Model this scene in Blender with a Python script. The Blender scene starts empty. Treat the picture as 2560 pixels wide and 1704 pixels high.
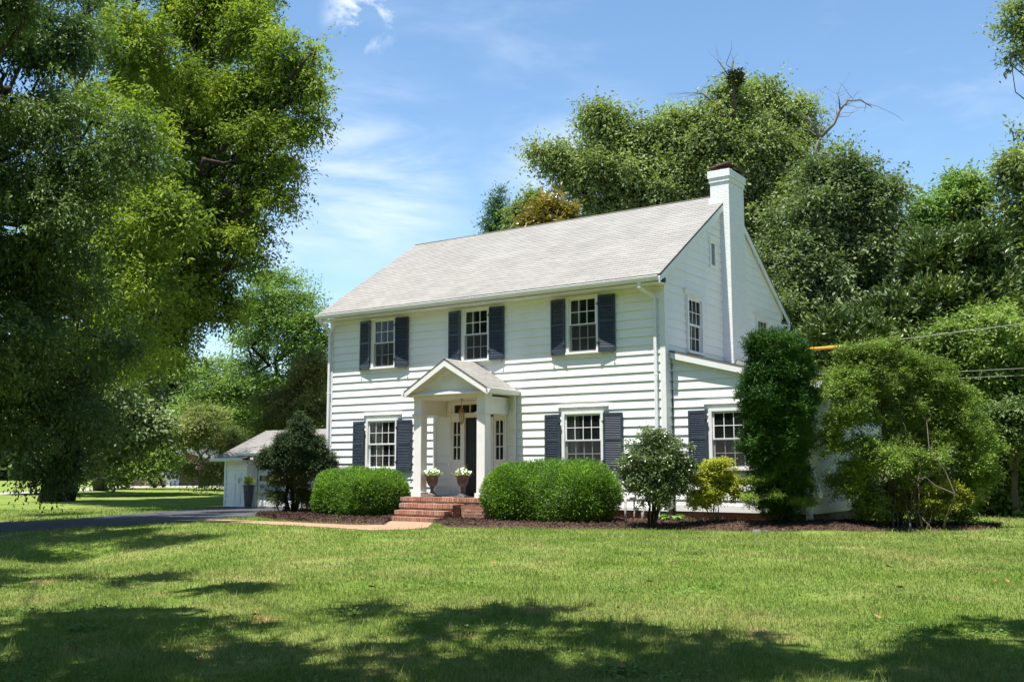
import bpy, math, random
import numpy as np
from mathutils import Vector, Matrix
random.seed(7); RNG = np.random.default_rng(11)
R_ = math.radians
SC = bpy.context.scene; COL = SC.collection

# ---------------------------------------------------------------- camera
YAW, PITCH, FPX = .602, .1262, 2503.58
CP = np.array([10.2549, -21.2489, 1.0331])
FW = np.array([-math.sin(YAW)*math.cos(PITCH), math.cos(YAW)*math.cos(PITCH), math.sin(PITCH)])
RT = np.array([math.cos(YAW), math.sin(YAW), 0.]); UP = np.cross(RT, FW)
cd = bpy.data.cameras.new('camera'); cam = bpy.data.objects.new('camera', cd); COL.objects.link(cam)
cam.location = CP
cam.rotation_euler = Vector(FW).to_track_quat('-Z', 'Y').to_euler()
cd.sensor_width = 36; cd.lens = FPX/2560*36; cd.clip_start = .1; cd.clip_end = 5000
SC.camera = cam

# ---------------------------------------------------------------- light
SUN = np.array([-.12, -1., 3.4]); SUN /= np.linalg.norm(SUN)
w = bpy.data.worlds.new("World"); SC.world = w; w.use_nodes = True
nt = w.node_tree; N = nt.nodes; L = nt.links
bg = N['Background']; out = N['World Output']
sky = N.new('ShaderNodeTexSky'); sky.sky_type = 'NISHITA'; sky.sun_disc = False
sky.sun_elevation = math.asin(SUN[2]); sky.sun_rotation = math.atan2(SUN[0], SUN[1])
sky.air_density = 1.0; sky.dust_density = .15; sky.ozone_density = 2.0; sky.altitude = 100
SKY_STRENGTH = .112
bg.inputs['Strength'].default_value = SKY_STRENGTH
tc = N.new('ShaderNodeTexCoord')
def nd(t, **k):
    n = N.new(t)
    for a, v in k.items(): setattr(n, a, v)
    return n
def dirpx(px, py):
    d = FW + RT*(px-1280)/FPX + UP*(852-py)/FPX
    return d/np.linalg.norm(d)
clouds = None
def cloud_patch(px, py, rad, scale, stretch, lo, hi, amt, seed):
    """soft cloud: noise inside a round region of the sky dome"""
    global clouds
    d = dirpx(px, py)
    vd = nd('ShaderNodeVectorMath', operation='DISTANCE'); L.new(tc.outputs['Generated'], vd.inputs[0]); vd.inputs[1].default_value = d
    mr = nd('ShaderNodeMapRange', interpolation_type='SMOOTHSTEP'); L.new(vd.outputs['Value'], mr.inputs[0])
    mr.inputs[1].default_value = rad; mr.inputs[2].default_value = rad*.1; mr.inputs[3].default_value = 0; mr.inputs[4].default_value = 1
    mp = nd('ShaderNodeMapping'); L.new(tc.outputs['Generated'], mp.inputs[0])
    mp.inputs['Rotation'].default_value = (0, 0, -YAW); mp.inputs['Location'].default_value = (seed, seed, 0); mp.inputs['Scale'].default_value = stretch
    no = nd('ShaderNodeTexNoise'); L.new(mp.outputs[0], no.inputs[0]); no.inputs['Scale'].default_value = scale
    no.inputs['Detail'].default_value = 9; no.inputs['Roughness'].default_value = .58; no.inputs['Distortion'].default_value = .35
    m2 = nd('ShaderNodeMapRange', interpolation_type='SMOOTHSTEP'); L.new(no.outputs[0], m2.inputs[0])
    m2.inputs[1].default_value = lo; m2.inputs[2].default_value = hi
    mu = nd('ShaderNodeMath', operation='MULTIPLY'); L.new(mr.outputs[0], mu.inputs[0]); L.new(m2.outputs[0], mu.inputs[1])
    m3 = nd('ShaderNodeMath', operation='MULTIPLY'); L.new(mu.outputs[0], m3.inputs[0]); m3.inputs[1].default_value = amt
    if clouds is None: clouds = m3
    else:
        mx = nd('ShaderNodeMath', operation='MAXIMUM'); L.new(clouds.outputs[0], mx.inputs[0]); L.new(m3.outputs[0], mx.inputs[1]); clouds = mx
cloud_patch(905, 40, .045, 20, (1, 1, 1.3), .46, .62, .85, 2.3)
cloud_patch(1190, 300, .10, 7, (1, 1, 1.6), .50, .75, .5, 5.1)
cloud_patch(930, 455, .14, 3.6, (1, 1, 5.), .36, .72, .60, 1.7)
cloud_patch(820, 650, .16, 3, (1, 1, 5), .42, .78, .40, 8.7)
cloud_patch(560, 500, .13, 5, (1, 1, 1.6), .40, .66, .65, 3.9)
cloud_patch(1400, 60, .34, 3.4, (1, 1, 4.), .50, .85, .25, 4.4)
cloud_patch(2450, 250, .22, 4, (1, 1, 3.0), .5, .78, .28, 9.4)
cloud_patch(1450, 480, .14, 5, (1, 1, 2.5), .42, .7, .5, 6.4)
whites = nd('ShaderNodeMixRGB'); L.new(clouds.outputs[0], whites.inputs[0]); whites.inputs[2].default_value = (6.2, 6.4, 6.8, 1)
hs = nd('ShaderNodeHueSaturation'); hs.inputs['Hue'].default_value = .494; hs.inputs['Saturation'].default_value = 1.06; hs.inputs['Value'].default_value = 1.0
L.new(sky.outputs[0], hs.inputs['Color']); L.new(hs.outputs[0], whites.inputs[1]); L.new(whites.outputs[0], bg.inputs['Color'])

sl = bpy.data.lights.new('sun', 'SUN'); so = bpy.data.objects.new('sun', sl); COL.objects.link(so)
sl.energy = 5.0; sl.angle = R_(.53); sl.color = (1, .965, .90)
so.rotation_euler = Vector(-SUN).to_track_quat('-Z', 'Y').to_euler(); so.location = (0, -20, 60)
SC.view_settings.view_transform = 'Standard'; SC.view_settings.look = 'None'; SC.view_settings.gamma = 1
SC.view_settings.exposure = .97
SC.render.engine = 'CYCLES'
try: SC.cycles.max_bounces = 8; SC.cycles.transparent_max_bounces = 8
except Exception: pass

# ---------------------------------------------------------------- helpers
def WP(px, py, d):
    return CP + d*(FW + RT*(px-1280)/FPX + UP*(852-py)/FPX)
def sstep(a, b, x):
    t = np.clip((x-a)/(b-a), 0, 1); return t*t*(3-2*t)
def ground(x, y):
    x = np.asarray(x, float); y = np.asarray(y, float)
    # distance toward the camera from the facade
    z = -.28 - .27*sstep(-3.5, -20, y) 
    # slight rise next to the house walls
    dx = np.maximum(np.maximum(-10.9-x, x-3.4), 0); dy = np.maximum(-y, 0)*(y < 4)
    z = z + .12*np.exp(-(dx**2+dy**2)/.9)
    # left: lawn beyond the drive lies a little lower, shallow swale in front of the drive
    z = z - .07*sstep(-11, -22, x)
    z = z - .30*np.exp(-((x+6.8)/3.6)**2-((y+10.6+.25*x+1.7)/1.6)**2)
    z = z + .10*np.exp(-((x-.0)/9)**2-((y+6.5)/4)**2)
    z = z + .03*np.sin(x*.35+1.3)*np.sin(y*.31+.4)*sstep(-3, -6, y)
    z = z + .6*sstep(60, 160, np.hypot(x, y))
    return z
def GP(px, py):
    d = FW + RT*(px-1280)/FPX + UP*(852-py)/FPX
    z = -.35
    for _ in range(12):
        t = (z-CP[2])/d[2]; p = CP+t*d; z = float(ground(p[0], p[1]))
    return p
def depth_of(p): return float((np.asarray(p)-CP)@FW)

MATS = {}
def mat(name, color=(.8, .8, .8), rough=.5, spec=.5, metal=0, noise=None, bump=None, build=None):
    if name in MATS: return MATS[name]
    m = bpy.data.materials.new(name); m.use_nodes = True; MATS[name] = m
    t = m.node_tree; b = t.nodes['Principled BSDF']
    b.inputs['Base Color'].default_value = (*color, 1); b.inputs['Roughness'].default_value = rough
    b.inputs['Specular IOR Level'].default_value = spec; b.inputs['Metallic'].default_value = metal
    g = t.nodes.new('ShaderNodeNewGeometry')
    if noise:   # (scale, colour2, lo, hi [, stretch])
        n = t.nodes.new('ShaderNodeTexNoise'); n.inputs['Scale'].default_value = noise[0]; n.inputs['Detail'].default_value = 7
        n.inputs['Roughness'].default_value = .62
        if len(noise) > 4:
            mp = t.nodes.new('ShaderNodeMapping'); mp.inputs['Scale'].default_value = noise[4]
            t.links.new(g.outputs['Position'], mp.inputs[0]); t.links.new(mp.outputs[0], n.inputs[0])
        else: t.links.new(g.outputs['Position'], n.inputs[0])
        r = t.nodes.new('ShaderNodeMapRange'); r.inputs[1].default_value = noise[2]; r.inputs[2].default_value = noise[3]
        t.links.new(n.outputs[0], r.inputs[0])
        mx = t.nodes.new('ShaderNodeMixRGB'); mx.inputs[1].default_value = (*color, 1); mx.inputs[2].default_value = (*noise[1], 1)
        t.links.new(r.outputs[0], mx.inputs[0]); t.links.new(mx.outputs[0], b.inputs['Base Color'])
    if bump:    # (scale, strength, distance)
        n = t.nodes.new('ShaderNodeTexNoise'); n.inputs['Scale'].default_value = bump[0]; n.inputs['Detail'].default_value = 6
        t.links.new(g.outputs['Position'], n.inputs[0])
        bp = t.nodes.new('ShaderNodeBump'); bp.inputs['Strength'].default_value = bump[1]; bp.inputs['Distance'].default_value = bump[2]
        t.links.new(n.outputs[0], bp.inputs['Height']); t.links.new(bp.outputs[0], b.inputs['Normal'])
    if build: build(m, t, b, g)
    return m

class MB:
    """collects faces, then links them as ONE mesh object"""
    def __init__(s): s.v = []; s.f = []; s.mi = []; s.uv = None; s.sm = []
    def face(s, pts, mi=0, smooth=False):
        n = len(s.v); s.v += [tuple(map(float, p)) for p in pts]; s.f.append(tuple(range(n, n+len(pts)))); s.mi.append(mi); s.sm.append(smooth)
    def box(s, a, b, mi=0):
        x0, y0, z0 = a; x1, y1, z1 = b
        if x0 > x1: x0, x1 = x1, x0
        if y0 > y1: y0, y1 = y1, y0
        if z0 > z1: z0, z1 = z1, z0
        n = len(s.v)
        s.v += [(x0, y0, z0), (x1, y0, z0), (x1, y1, z0), (x0, y1, z0), (x0, y0, z1), (x1, y0, z1), (x1, y1, z1), (x0, y1, z1)]
        for q in ((0, 3, 2, 1), (4, 5, 6, 7), (0, 1, 5, 4), (1, 2, 6, 5), (2, 3, 7, 6), (3, 0, 4, 7)):
            s.f.append(tuple(n+i for i in q)); s.mi.append(mi); s.sm.append(False)
    def hexa(s, p, mi=0):   # eight corners: bottom 4 (ccw from above), top 4
        n = len(s.v); s.v += [tuple(map(float, q)) for q in p]
        for q in ((0, 3, 2, 1), (4, 5, 6, 7), (0, 1, 5, 4), (1, 2, 6, 5), (2, 3, 7, 6), (3, 0, 4, 7)):
            s.f.append(tuple(n+i for i in q)); s.mi.append(mi); s.sm.append(False)
    def bar(s, a, b, wx, wy, mi=0, upv=(0, 0, 1)):   # rectangular bar from a to b
        a = np.array(a, float); b = np.array(b, float); d = b-a; d /= np.linalg.norm(d)
        u = np.cross(d, upv); 
        if np.linalg.norm(u) < 1e-6: u = np.cross(d, (0, 1, 0))
        u /= np.linalg.norm(u); v = np.cross(u, d)
        c = [(-1, -1), (1, -1), (1, 1), (-1, 1)]
        n = len(s.v)
        for q in (a, b):
            for i, j in c: s.v.append(tuple(q+u*i*wx/2+v*j*wy/2))
        for q in ((0, 1, 2, 3), (7, 6, 5, 4), (0, 4, 5, 1), (1, 5, 6, 2), (2, 6, 7, 3), (3, 7, 4, 0)):
            s.f.append(tuple(n+i for i in q)); s.mi.append(mi); s.sm.append(False)
    def tube(s, pts, rad, k=6, mi=0, cap=True):
        pts = [np.array(p, float) for p in pts]; n0 = len(s.v); m = len(pts)
        if not hasattr(rad, '__len__'): rad = [rad]*m
        for i, p in enumerate(pts):
            d = pts[min(i+1, m-1)]-pts[max(i-1, 0)]; d = d/(np.linalg.norm(d)+1e-9)
            u = np.cross(d, (.31, .2, .93)); 
            if np.linalg.norm(u) < .05: u = np.cross(d, (1, 0, 0))
            u /= np.linalg.norm(u); v = np.cross(d, u)
            for j in range(k):
                a = 2*math.pi*j/k; s.v.append(tuple(p+rad[i]*(math.cos(a)*u+math.sin(a)*v)))
        for i in range(m-1):
            for j in range(k):
                a = n0+i*k+j; b = n0+i*k+(j+1) % k
                s.f.append((a, b, b+k, a+k)); s.mi.append(mi); s.sm.append(True)
        if cap:
            s.f.append(tuple(n0+j for j in range(k))[::-1]); s.mi.append(mi); s.sm.append(False)
            s.f.append(tuple(n0+(m-1)*k+j for j in range(k))); s.mi.append(mi); s.sm.append(False)
    def lathe(s, prof, c, k=24, mi=0, flute=0, nfl=0):
        n0 = len(s.v); cx, cy, cz = c
        for r, z, fl in [(p[0], p[1], p[2] if len(p) > 2 else 0) for p in prof]:
            for j in range(k):
                a = 2*math.pi*j/k; rr = r*(1+fl*math.cos(a*nfl)) if nfl else r
                s.v.append((cx+rr*math.cos(a), cy+rr*math.sin(a), cz+z))
        for i in range(len(prof)-1):
            for j in range(k):
                a = n0+i*k+j; b = n0+i*k+(j+1) % k
                s.f.append((a, b, b+k, a+k)); s.mi.append(mi); s.sm.append(True)
        s.f.append(tuple(n0+j for j in range(k))[::-1]); s.mi.append(mi); s.sm.append(False)
        s.f.append(tuple(n0+(len(prof)-1)*k+j for j in range(k))); s.mi.append(mi); s.sm.append(False)
    def build(s, name, m, parent=None, bevel=0):
        me = bpy.data.meshes.new(name); me.from_pydata(s.v, [], s.f)
        for q in (m if isinstance(m, (list, tuple)) else [m]): me.materials.append(q)
        me.polygons.foreach_set('material_index', s.mi); me.polygons.foreach_set('use_smooth', s.sm); me.update()
        o = bpy.data.objects.new(name, me); COL.objects.link(o)
        if parent: o.parent = parent
        if bevel:
            b = o.modifiers.new('bevel', 'BEVEL'); b.width = bevel; b.segments = 2; b.limit_method = 'ANGLE'
        return o

def arr_obj(name, V, F, m, parent=None, mi=None, smooth=False):
    """numpy arrays of vertices and equal-sided faces -> one mesh object"""
    V = np.asarray(V, np.float32); F = np.asarray(F, np.int32); k = F.shape[1]
    me = bpy.data.meshes.new(name); me.vertices.add(len(V)); me.vertices.foreach_set('co', V.ravel())
    me.loops.add(F.size); me.loops.foreach_set('vertex_index', F.ravel())
    me.polygons.add(len(F)); me.polygons.foreach_set('loop_start', np.arange(0, F.size, k, dtype=np.int32))
    try: me.polygons.foreach_set('loop_total', np.full(len(F), k, np.int32))
    except Exception: pass
    for q in (m if isinstance(m, (list, tuple)) else [m]): me.materials.append(q)
    if mi is not None: me.polygons.foreach_set('material_index', np.asarray(mi, np.int32))
    me.polygons.foreach_set('use_smooth', np.full(len(F), smooth, bool))
    me.update(calc_edges=True); me.validate()
    o = bpy.data.objects.new(name, me); COL.objects.link(o)
    if parent: o.parent = parent
    return o

def tag(o, label=None, cat=None, group=None, kind=None):
    if label: o['label'] = label
    if cat: o['category'] = cat
    if group: o['group'] = group
    if kind: o['kind'] = kind
    return o
def thing(name, label, cat, loc=(0, 0, 0), group=None):
    o = bpy.data.objects.new(name, None); COL.objects.link(o); o.empty_display_size = .2
    tag(o, label, cat, group)
    o.location = loc
    return o
def anchor(root, loc):
    """put the empty at loc while the children (built in world coordinates) stay where they are"""
    root.location = loc
    for c in root.children: c.matrix_parent_inverse = Matrix.Translation(-Vector(loc))

# ---------------------------------------------------------------- materials
def paint_build(m, t, b, g):
    n2 = t.nodes.new('ShaderNodeTexNoise'); n2.inputs['Scale'].default_value = 1.0; n2.inputs['Detail'].default_value = 5
    mp = t.nodes.new('ShaderNodeMapping'); mp.inputs['Scale'].default_value = (1.4, 1.4, .6)
    t.links.new(g.outputs['Position'], mp.inputs[0]); t.links.new(mp.outputs[0], n2.inputs[0])
    r = t.nodes.new('ShaderNodeMapRange'); r.inputs[1].default_value = .45; r.inputs[2].default_value = .85
    t.links.new(n2.outputs[0], r.inputs[0])
    mx = t.nodes.new('ShaderNodeMixRGB'); mx.inputs[1].default_value = (.83, .83, .81, 1); mx.inputs[2].default_value = (.745, .735, .70, 1)
    t.links.new(r.outputs[0], mx.inputs[0])
    # rust runs under two shutter hooks of the upper right window
    prev = mx
    for (x, z, sx, sz, am) in ((-3.02, 3.25, .10, .45, .55), (-1.45, 3.3, .05, .35, .3), (-3.2, 2.95, .25, .35, .22)):
        sp = t.nodes.new('ShaderNodeSeparateXYZ'); t.links.new(g.outputs['Position'], sp.inputs[0])
        def dev(sock, c, s):
            a = t.nodes.new('ShaderNodeMath'); a.operation = 'SUBTRACT'; t.links.new(sock, a.inputs[0]); a.inputs[1].default_value = c
            d = t.nodes.new('ShaderNodeMath'); d.operation = 'DIVIDE'; t.links.new(a.outputs[0], d.inputs[0]); d.inputs[1].default_value = s
            e = t.nodes.new('ShaderNodeMath'); e.operation = 'MULTIPLY'; t.links.new(d.outputs[0], e.inputs[0]); t.links.new(d.outputs[0], e.inputs[1]); return e
        a = dev(sp.outputs[0], x, sx); c = dev(sp.outputs[2], z, sz)
        su = t.nodes.new('ShaderNodeMath'); su.operation = 'ADD'; t.links.new(a.outputs[0], su.inputs[0]); t.links.new(c.outputs[0], su.inputs[1])
        ex = t.nodes.new('ShaderNodeMapRange'); ex.interpolation_type = 'SMOOTHSTEP'; t.links.new(su.outputs[0], ex.inputs[0])
        ex.inputs[1].default_value = 1; ex.inputs[2].default_value = 0; ex.inputs[3].default_value = 0; ex.inputs[4].default_value = am
        ff = t.nodes.new('ShaderNodeMath'); ff.operation = 'MULTIPLY'; t.links.new(ex.outputs[0], ff.inputs[0])
        r2 = t.nodes.new('ShaderNodeMapRange'); r2.inputs[1].default_value = .3; r2.inputs[2].default_value = .7; t.links.new(n2.outputs[0], r2.inputs[0]); t.links.new(r2.outputs[0], ff.inputs[1])
        m2 = t.nodes.new('ShaderNodeMixRGB'); m2.inputs[2].default_value = (.62, .40, .20, 1)
        t.links.new(ff.outputs[0], m2.inputs[0]); t.links.new(prev.outputs[0], m2.inputs[1]); prev = m2
    t.links.new(prev.outputs[0], b.inputs['Base Color'])
    n = t.nodes.new('ShaderNodeTexNoise'); n.inputs['Scale'].default_value = 9; n.inputs['Detail'].default_value = 6
    t.links.new(mp.outputs[0], n.inputs[0])
    bp = t.nodes.new('ShaderNodeBump'); bp.inputs['Strength'].default_value = .15; bp.inputs['Distance'].default_value = .008
    t.links.new(n.outputs[0], bp.inputs['Height']); t.links.new(bp.outputs[0], b.inputs['Normal'])
M_SIDE = mat('white_clapboard_paint', rough=.5, spec=.35, build=paint_build)
M_TRIM = mat('white_trim_paint', (.80, .80, .785), .42, .4, noise=(3, (.70, .69, .65), .5, .8), bump=(14, .1, .01))
M_METAL = mat('white_metal', (.78, .785, .78), .35, .5, noise=(4, (.66, .66, .63), .5, .8))
M_SHUT = mat('slate_blue_paint', (.036, .049, .072), .42, .4, noise=(6, (.062, .075, .094), .45, .8), bump=(30, .15, .005))
M_DOOR = mat('dark_door_paint', (.020, .024, .035), .4, .4)
M_IRON = mat('black_iron', (.015, .015, .016), .45, .5)
M_RUSTIRON = mat('rusty_iron', (.05, .03, .02), .8, .3, noise=(30, (.20, .08, .03), .4, .7))
M_BRASS = mat('aged_brass', (.35, .20, .08), .4, .5, metal=.8)
M_CURT = mat('pale_curtain', (.62, .62, .58), .9, .1, noise=(1, (.45, .46, .42), .4, .7, (14, 14, .3)))
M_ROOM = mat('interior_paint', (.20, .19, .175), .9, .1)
M_RED = mat('rusty_slab', (.055, .032, .026), .8, .2, noise=(7, (.12, .07, .055), .4, .7), bump=(20, .4, .02))
def glass_build(m, t, b, g):
    b.inputs['Base Color'].default_value = (.02, .024, .024, 1); b.inputs['Roughness'].default_value = .03; b.inputs['Specular IOR Level'].default_value = .6
    tr = t.nodes.new('ShaderNodeBsdfTransparent'); tr.inputs[0].default_value = (.85, .88, .87, 1)
    mx = t.nodes.new('ShaderNodeMixShader'); mx.inputs[0].default_value = .42
    n = t.nodes.new('ShaderNodeTexNoise'); n.inputs['Scale'].default_value = 1.7
    t.links.new(g.outputs['Position'], n.inputs[0])
    bp = t.nodes.new('ShaderNodeBump'); bp.inputs['Strength'].default_value = .12; bp.inputs['Distance'].default_value = .02
    t.links.new(n.outputs[0], bp.inputs['Height']); t.links.new(bp.outputs[0], b.inputs['Normal'])
    o = t.nodes['Material Output']; t.links.new(b.outputs[0], mx.inputs[1]); t.links.new(tr.outputs[0], mx.inputs[2]); t.links.new(mx.outputs[0], o.inputs[0])
M_GLASS = mat('window_glass', build=glass_build)
def screen_build(m, t, b, g):
    b.inputs['Base Color'].default_value = (.05, .05, .048, 1); b.inputs['Roughness'].default_value = .7
    tr = t.nodes.new('ShaderNodeBsdfTransparent')
    mx = t.nodes.new('ShaderNodeMixShader'); mx.inputs[0].default_value = .55
    o = t.nodes['Material Output']; t.links.new(b.outputs[0], mx.inputs[1]); t.links.new(tr.outputs[0], mx.inputs[2]); t.links.new(mx.outputs[0], o.inputs[0])
M_SCREEN = mat('insect_screen', build=screen_build)

def shingle_mat(name, c1, c2, dark):
    def bld(m, t, b, g):
        uv = t.nodes.new('ShaderNodeUVMap')
        br = t.nodes.new('ShaderNodeTexBrick'); br.inputs['Scale'].default_value = 1
        br.inputs['Brick Width'].default_value = .30; br.inputs['Row Height'].default_value = .14
        br.inputs['Mortar Size'].default_value = .006; br.inputs['Mortar Smooth'].default_value = .2; br.inputs['Bias'].default_value = 0
        br.inputs['Color1'].default_value = (*c1, 1); br.inputs['Color2'].default_value = (*c2, 1); br.inputs['Mortar'].default_value = (*dark, 1)
        t.links.new(uv.outputs[0], br.inputs[0])
        n = t.nodes.new('ShaderNodeTexNoise'); n.inputs['Scale'].default_value = .9; n.inputs['Detail'].default_value = 8; n.inputs['Roughness'].default_value = .65
        t.links.new(g.outputs['Position'], n.inputs[0])
        r = t.nodes.new('ShaderNodeMapRange'); r.inputs[1].default_value = .35; r.inputs[2].default_value = .7; r.inputs[3].default_value = .88; r.inputs[4].default_value = 1.10
        t.links.new(n.outputs[0], r.inputs[0])
        n2 = t.nodes.new('ShaderNodeTexNoise'); n2.inputs['Scale'].default_value = 70; n2.inputs['Detail'].default_value = 2
        t.links.new(g.outputs['Position'], n2.inputs[0])
        r2 = t.nodes.new('ShaderNodeMapRange'); r2.inputs[1].default_value = .3; r2.inputs[2].default_value = .7; r2.inputs[3].default_value = .88; r2.inputs[4].default_value = 1.1
        t.links.new(n2.outputs[0], r2.inputs[0])
        mu = t.nodes.new('ShaderNodeMath'); mu.operation = 'MULTIPLY'; t.links.new(r.outputs[0], mu.inputs[0]); t.links.new(r2.outputs[0], mu.inputs[1])
        vm = t.nodes.new('ShaderNodeVectorMath'); vm.operation = 'SCALE'; t.links.new(br.outputs[0], vm.inputs[0]); t.links.new(mu.outputs[0], vm.inputs['Scale'])
        t.links.new(vm.outputs[0], b.inputs['Base Color'])
        bp = t.nodes.new('ShaderNodeBump'); bp.inputs['Strength'].default_value = .5; bp.inputs['Distance'].default_value = .006; bp.invert = True
        t.links.new(br.outputs['Fac'], bp.inputs['Height']); t.links.new(bp.outputs[0], b.inputs['Normal'])
    return mat(name, rough=.9, spec=.2, build=bld)
M_SHING = shingle_mat('pale_asphalt_shingles', (.268, .254, .232), (.300, .286, .264), (.175, .165, .15))
M_SHING_GREY = shingle_mat('grey_asphalt_shingles', (.25, .232, .22), (.29, .27, .255), (.16, .15, .14))

def brick_rand(m, t, b, g):
    cr = t.nodes.new('ShaderNodeValToRGB'); e = cr.color_ramp.elements
    e[0].position = 0; e[0].color = (.25, .10, .062, 1); e[1].position = 1; e[1].color = (.50, .29, .21, 1)
    q = cr.color_ramp.elements.new(.35); q.color = (.38, .15, .09, 1); q = cr.color_ramp.elements.new(.7); q.color = (.43, .20, .13, 1)
    t.links.new(g.outputs['Random Per Island'], cr.inputs[0])
    n = t.nodes.new('ShaderNodeTexNoise'); n.inputs['Scale'].default_value = 22; n.inputs['Detail'].default_value = 6; t.links.new(g.outputs['Position'], n.inputs[0])
    r = t.nodes.new('ShaderNodeMapRange'); r.inputs[1].default_value = .44; r.inputs[2].default_value = .70; t.links.new(n.outputs[0], r.inputs[0])
    mx = t.nodes.new('ShaderNodeMixRGB'); t.links.new(r.outputs[0], mx.inputs[0]); t.links.new(cr.outputs[0], mx.inputs[1]); mx.inputs[2].default_value = (.30, .26, .22, 1)
    t.links.new(mx.outputs[0], b.inputs['Base Color'])
    bp = t.nodes.new('ShaderNodeBump'); bp.inputs['Strength'].default_value = .4; bp.inputs['Distance'].default_value = .01
    t.links.new(n.outputs[0], bp.inputs['Height']); t.links.new(bp.outputs[0], b.inputs['Normal'])
M_BRICK = mat('red_brick', rough=.88, spec=.2, build=brick_rand)
M_MORTAR = mat('mortar', (.34, .29, .24), .95, .1, noise=(12, (.22, .17, .14), .4, .7), bump=(40, .4, .01))
def wbrick(m, t, b, g):
    # painted brick: fine courses as bump, worn patches
    mp = t.nodes.new('ShaderNodeMapping'); mp.vector_type = 'POINT'
    sp = t.nodes.new('ShaderNodeSeparateXYZ'); t.links.new(g.outputs['Position'], sp.inputs[0])
    ad = t.nodes.new('ShaderNodeMath'); ad.operation = 'ADD'; t.links.new(sp.outputs[0], ad.inputs[0]); t.links.new(sp.outputs[1], ad.inputs[1])
    cb = t.nodes.new('ShaderNodeCombineXYZ'); t.links.new(ad.outputs[0], cb.inputs[0]); t.links.new(sp.outputs[2], cb.inputs[1])
    br = t.nodes.new('ShaderNodeTexBrick'); br.inputs['Scale'].default_value = 1; br.inputs['Brick Width'].default_value = .21; br.inputs['Row Height'].default_value = .072
    br.inputs['Mortar Size'].default_value = .006; br.inputs['Mortar Smooth'].default_value = .5
    br.inputs['Color1'].default_value = (.80, .80, .79, 1); br.inputs['Color2'].default_value = (.75, .75, .74, 1); br.inputs['Mortar'].default_value = (.66, .66, .65, 1)
    t.links.new(cb.outputs[0], br.inputs[0])
    n = t.nodes.new('ShaderNodeTexNoise'); n.inputs['Scale'].default_value = 6; n.inputs['Detail'].default_value = 8; n.inputs['Roughness'].default_value = .7
    mp.inputs['Scale'].default_value = (1, 1, 2.6); t.links.new(g.outputs['Position'], mp.inputs[0]); t.links.new(mp.outputs[0], n.inputs[0])
    r = t.nodes.new('ShaderNodeMapRange'); r.inputs[1].default_value = .68; r.inputs[2].default_value = .75; t.links.new(n.outputs[0], r.inputs[0])
    mx = t.nodes.new('ShaderNodeMixRGB'); t.links.new(r.outputs[0], mx.inputs[0]); t.links.new(br.outputs[0], mx.inputs[1]); mx.inputs[2].default_value = (.30, .27, .25, 1)
    t.links.new(mx.outputs[0], b.inputs['Base Color'])
    bp = t.nodes.new('ShaderNodeBump'); bp.inputs['Strength'].default_value = .6; bp.inputs['Distance'].default_value = .008; bp.invert = True
    t.links.new(br.outputs['Fac'], bp.inputs['Height']); t.links.new(bp.outputs[0], b.inputs['Normal'])
M_WBRICK = mat('white_painted_brick', rough=.6, spec=.3, build=wbrick)

def add_uv(o, fn):
    me = o.data; uv = me.uv_layers.new(name='UVMap'); co = np.empty(len(me.vertices)*3, np.float32); me.vertices.foreach_get('co', co); co = co.reshape(-1, 3)
    li = np.empty(len(me.loops), np.int32); me.loops.foreach_get('vertex_index', li)
    u = fn(co)[li].astype(np.float32); uv.data.foreach_set('uv', u.ravel())

# ---------------------------------------------------------------- siding
EXPO = .2125; SZ0 = .105    # course height; bottom of the lowest course
def siding(mb, P, u0, u1, z0, z1, holes=(), umin=None, umax=None, proud=.025, rng=None):
    """lapped boards. P(u, off, z) -> xyz; umin/umax(z): clip limits for gables"""
    rng = rng or random
    k0 = int(math.floor((z0-SZ0)/EXPO+1e-4)); k = k0
    while SZ0+k*EXPO < z1-1e-3:
        za = SZ0+k*EXPO; zb = za+EXPO
        cuts = sorted({max(za, z0), min(zb, z1)} | {h[2] for h in holes if za < h[2] < zb} | {h[3] for h in holes if za < h[3] < zb})
        # board joints on this course
        js = [u0]; 
        while js[-1] < u1: js.append(js[-1]+rng.uniform(3.2, 5.6))
        js[-1] = u1; offs = [rng.uniform(-.0004, .0004) for _ in js]
        for a, b in zip(cuts[:-1], cuts[1:]):
            if b-a < .002: continue
            free = [(u0, u1)]
            for h in holes:
                if h[2] < (a+b)/2 < h[3]:
                    nf = []
                    for p, q in free:
                        if h[1] <= p or h[0] >= q: nf.append((p, q))
                        else:
                            if h[0] > p: nf.append((p, h[0]))
                            if h[1] < q: nf.append((h[1], q))
                    free = nf
            for p, q in free:
                for j in range(len(js)-1):
                    pp = max(p, js[j]); qq = min(q, js[j+1])
                    if qq-pp < .01: continue
                    g = 0.
                    def o(z): return proud*(zb-z)/EXPO + .002+offs[j]
                    def lim(u, z):
                        if umin: u = max(u, umin(z))
                        if umax: u = min(u, umax(z))
                        return u
                    pa, qa, pb, qb = lim(pp+g, a), lim(qq-g, a), lim(pp+g, b), lim(qq-g, b)
                    if qa-pa < .01: continue
                    dz = rng.uniform(-.0022, .0022) if a == za else 0
                    mb.face([P(pa, o(a), a+dz), P(qa, o(a), a+dz), P(qb, o(b), b), P(pb, o(b), b)] if qb-pb > .005 else [P(pa, o(a), a+dz), P(qa, o(a), a+dz), P((pb+qb)/2, o(b), b)])
                    mb.face([P(pa, -.01, a+dz), P(qa, -.01, a+dz), P(qa, o(a), a+dz), P(pa, o(a), a+dz)])
        k += 1

HL, HW, ZE, ZR = 10.83, 8.1, 5.48, 8.44
SLOPE = (ZR-ZE)/(HW/2+.46)
def zroof(y): return ZE+(y+.46)*SLOPE if y < HW/2 else ZE+(HW+.46-y)*SLOPE

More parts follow.
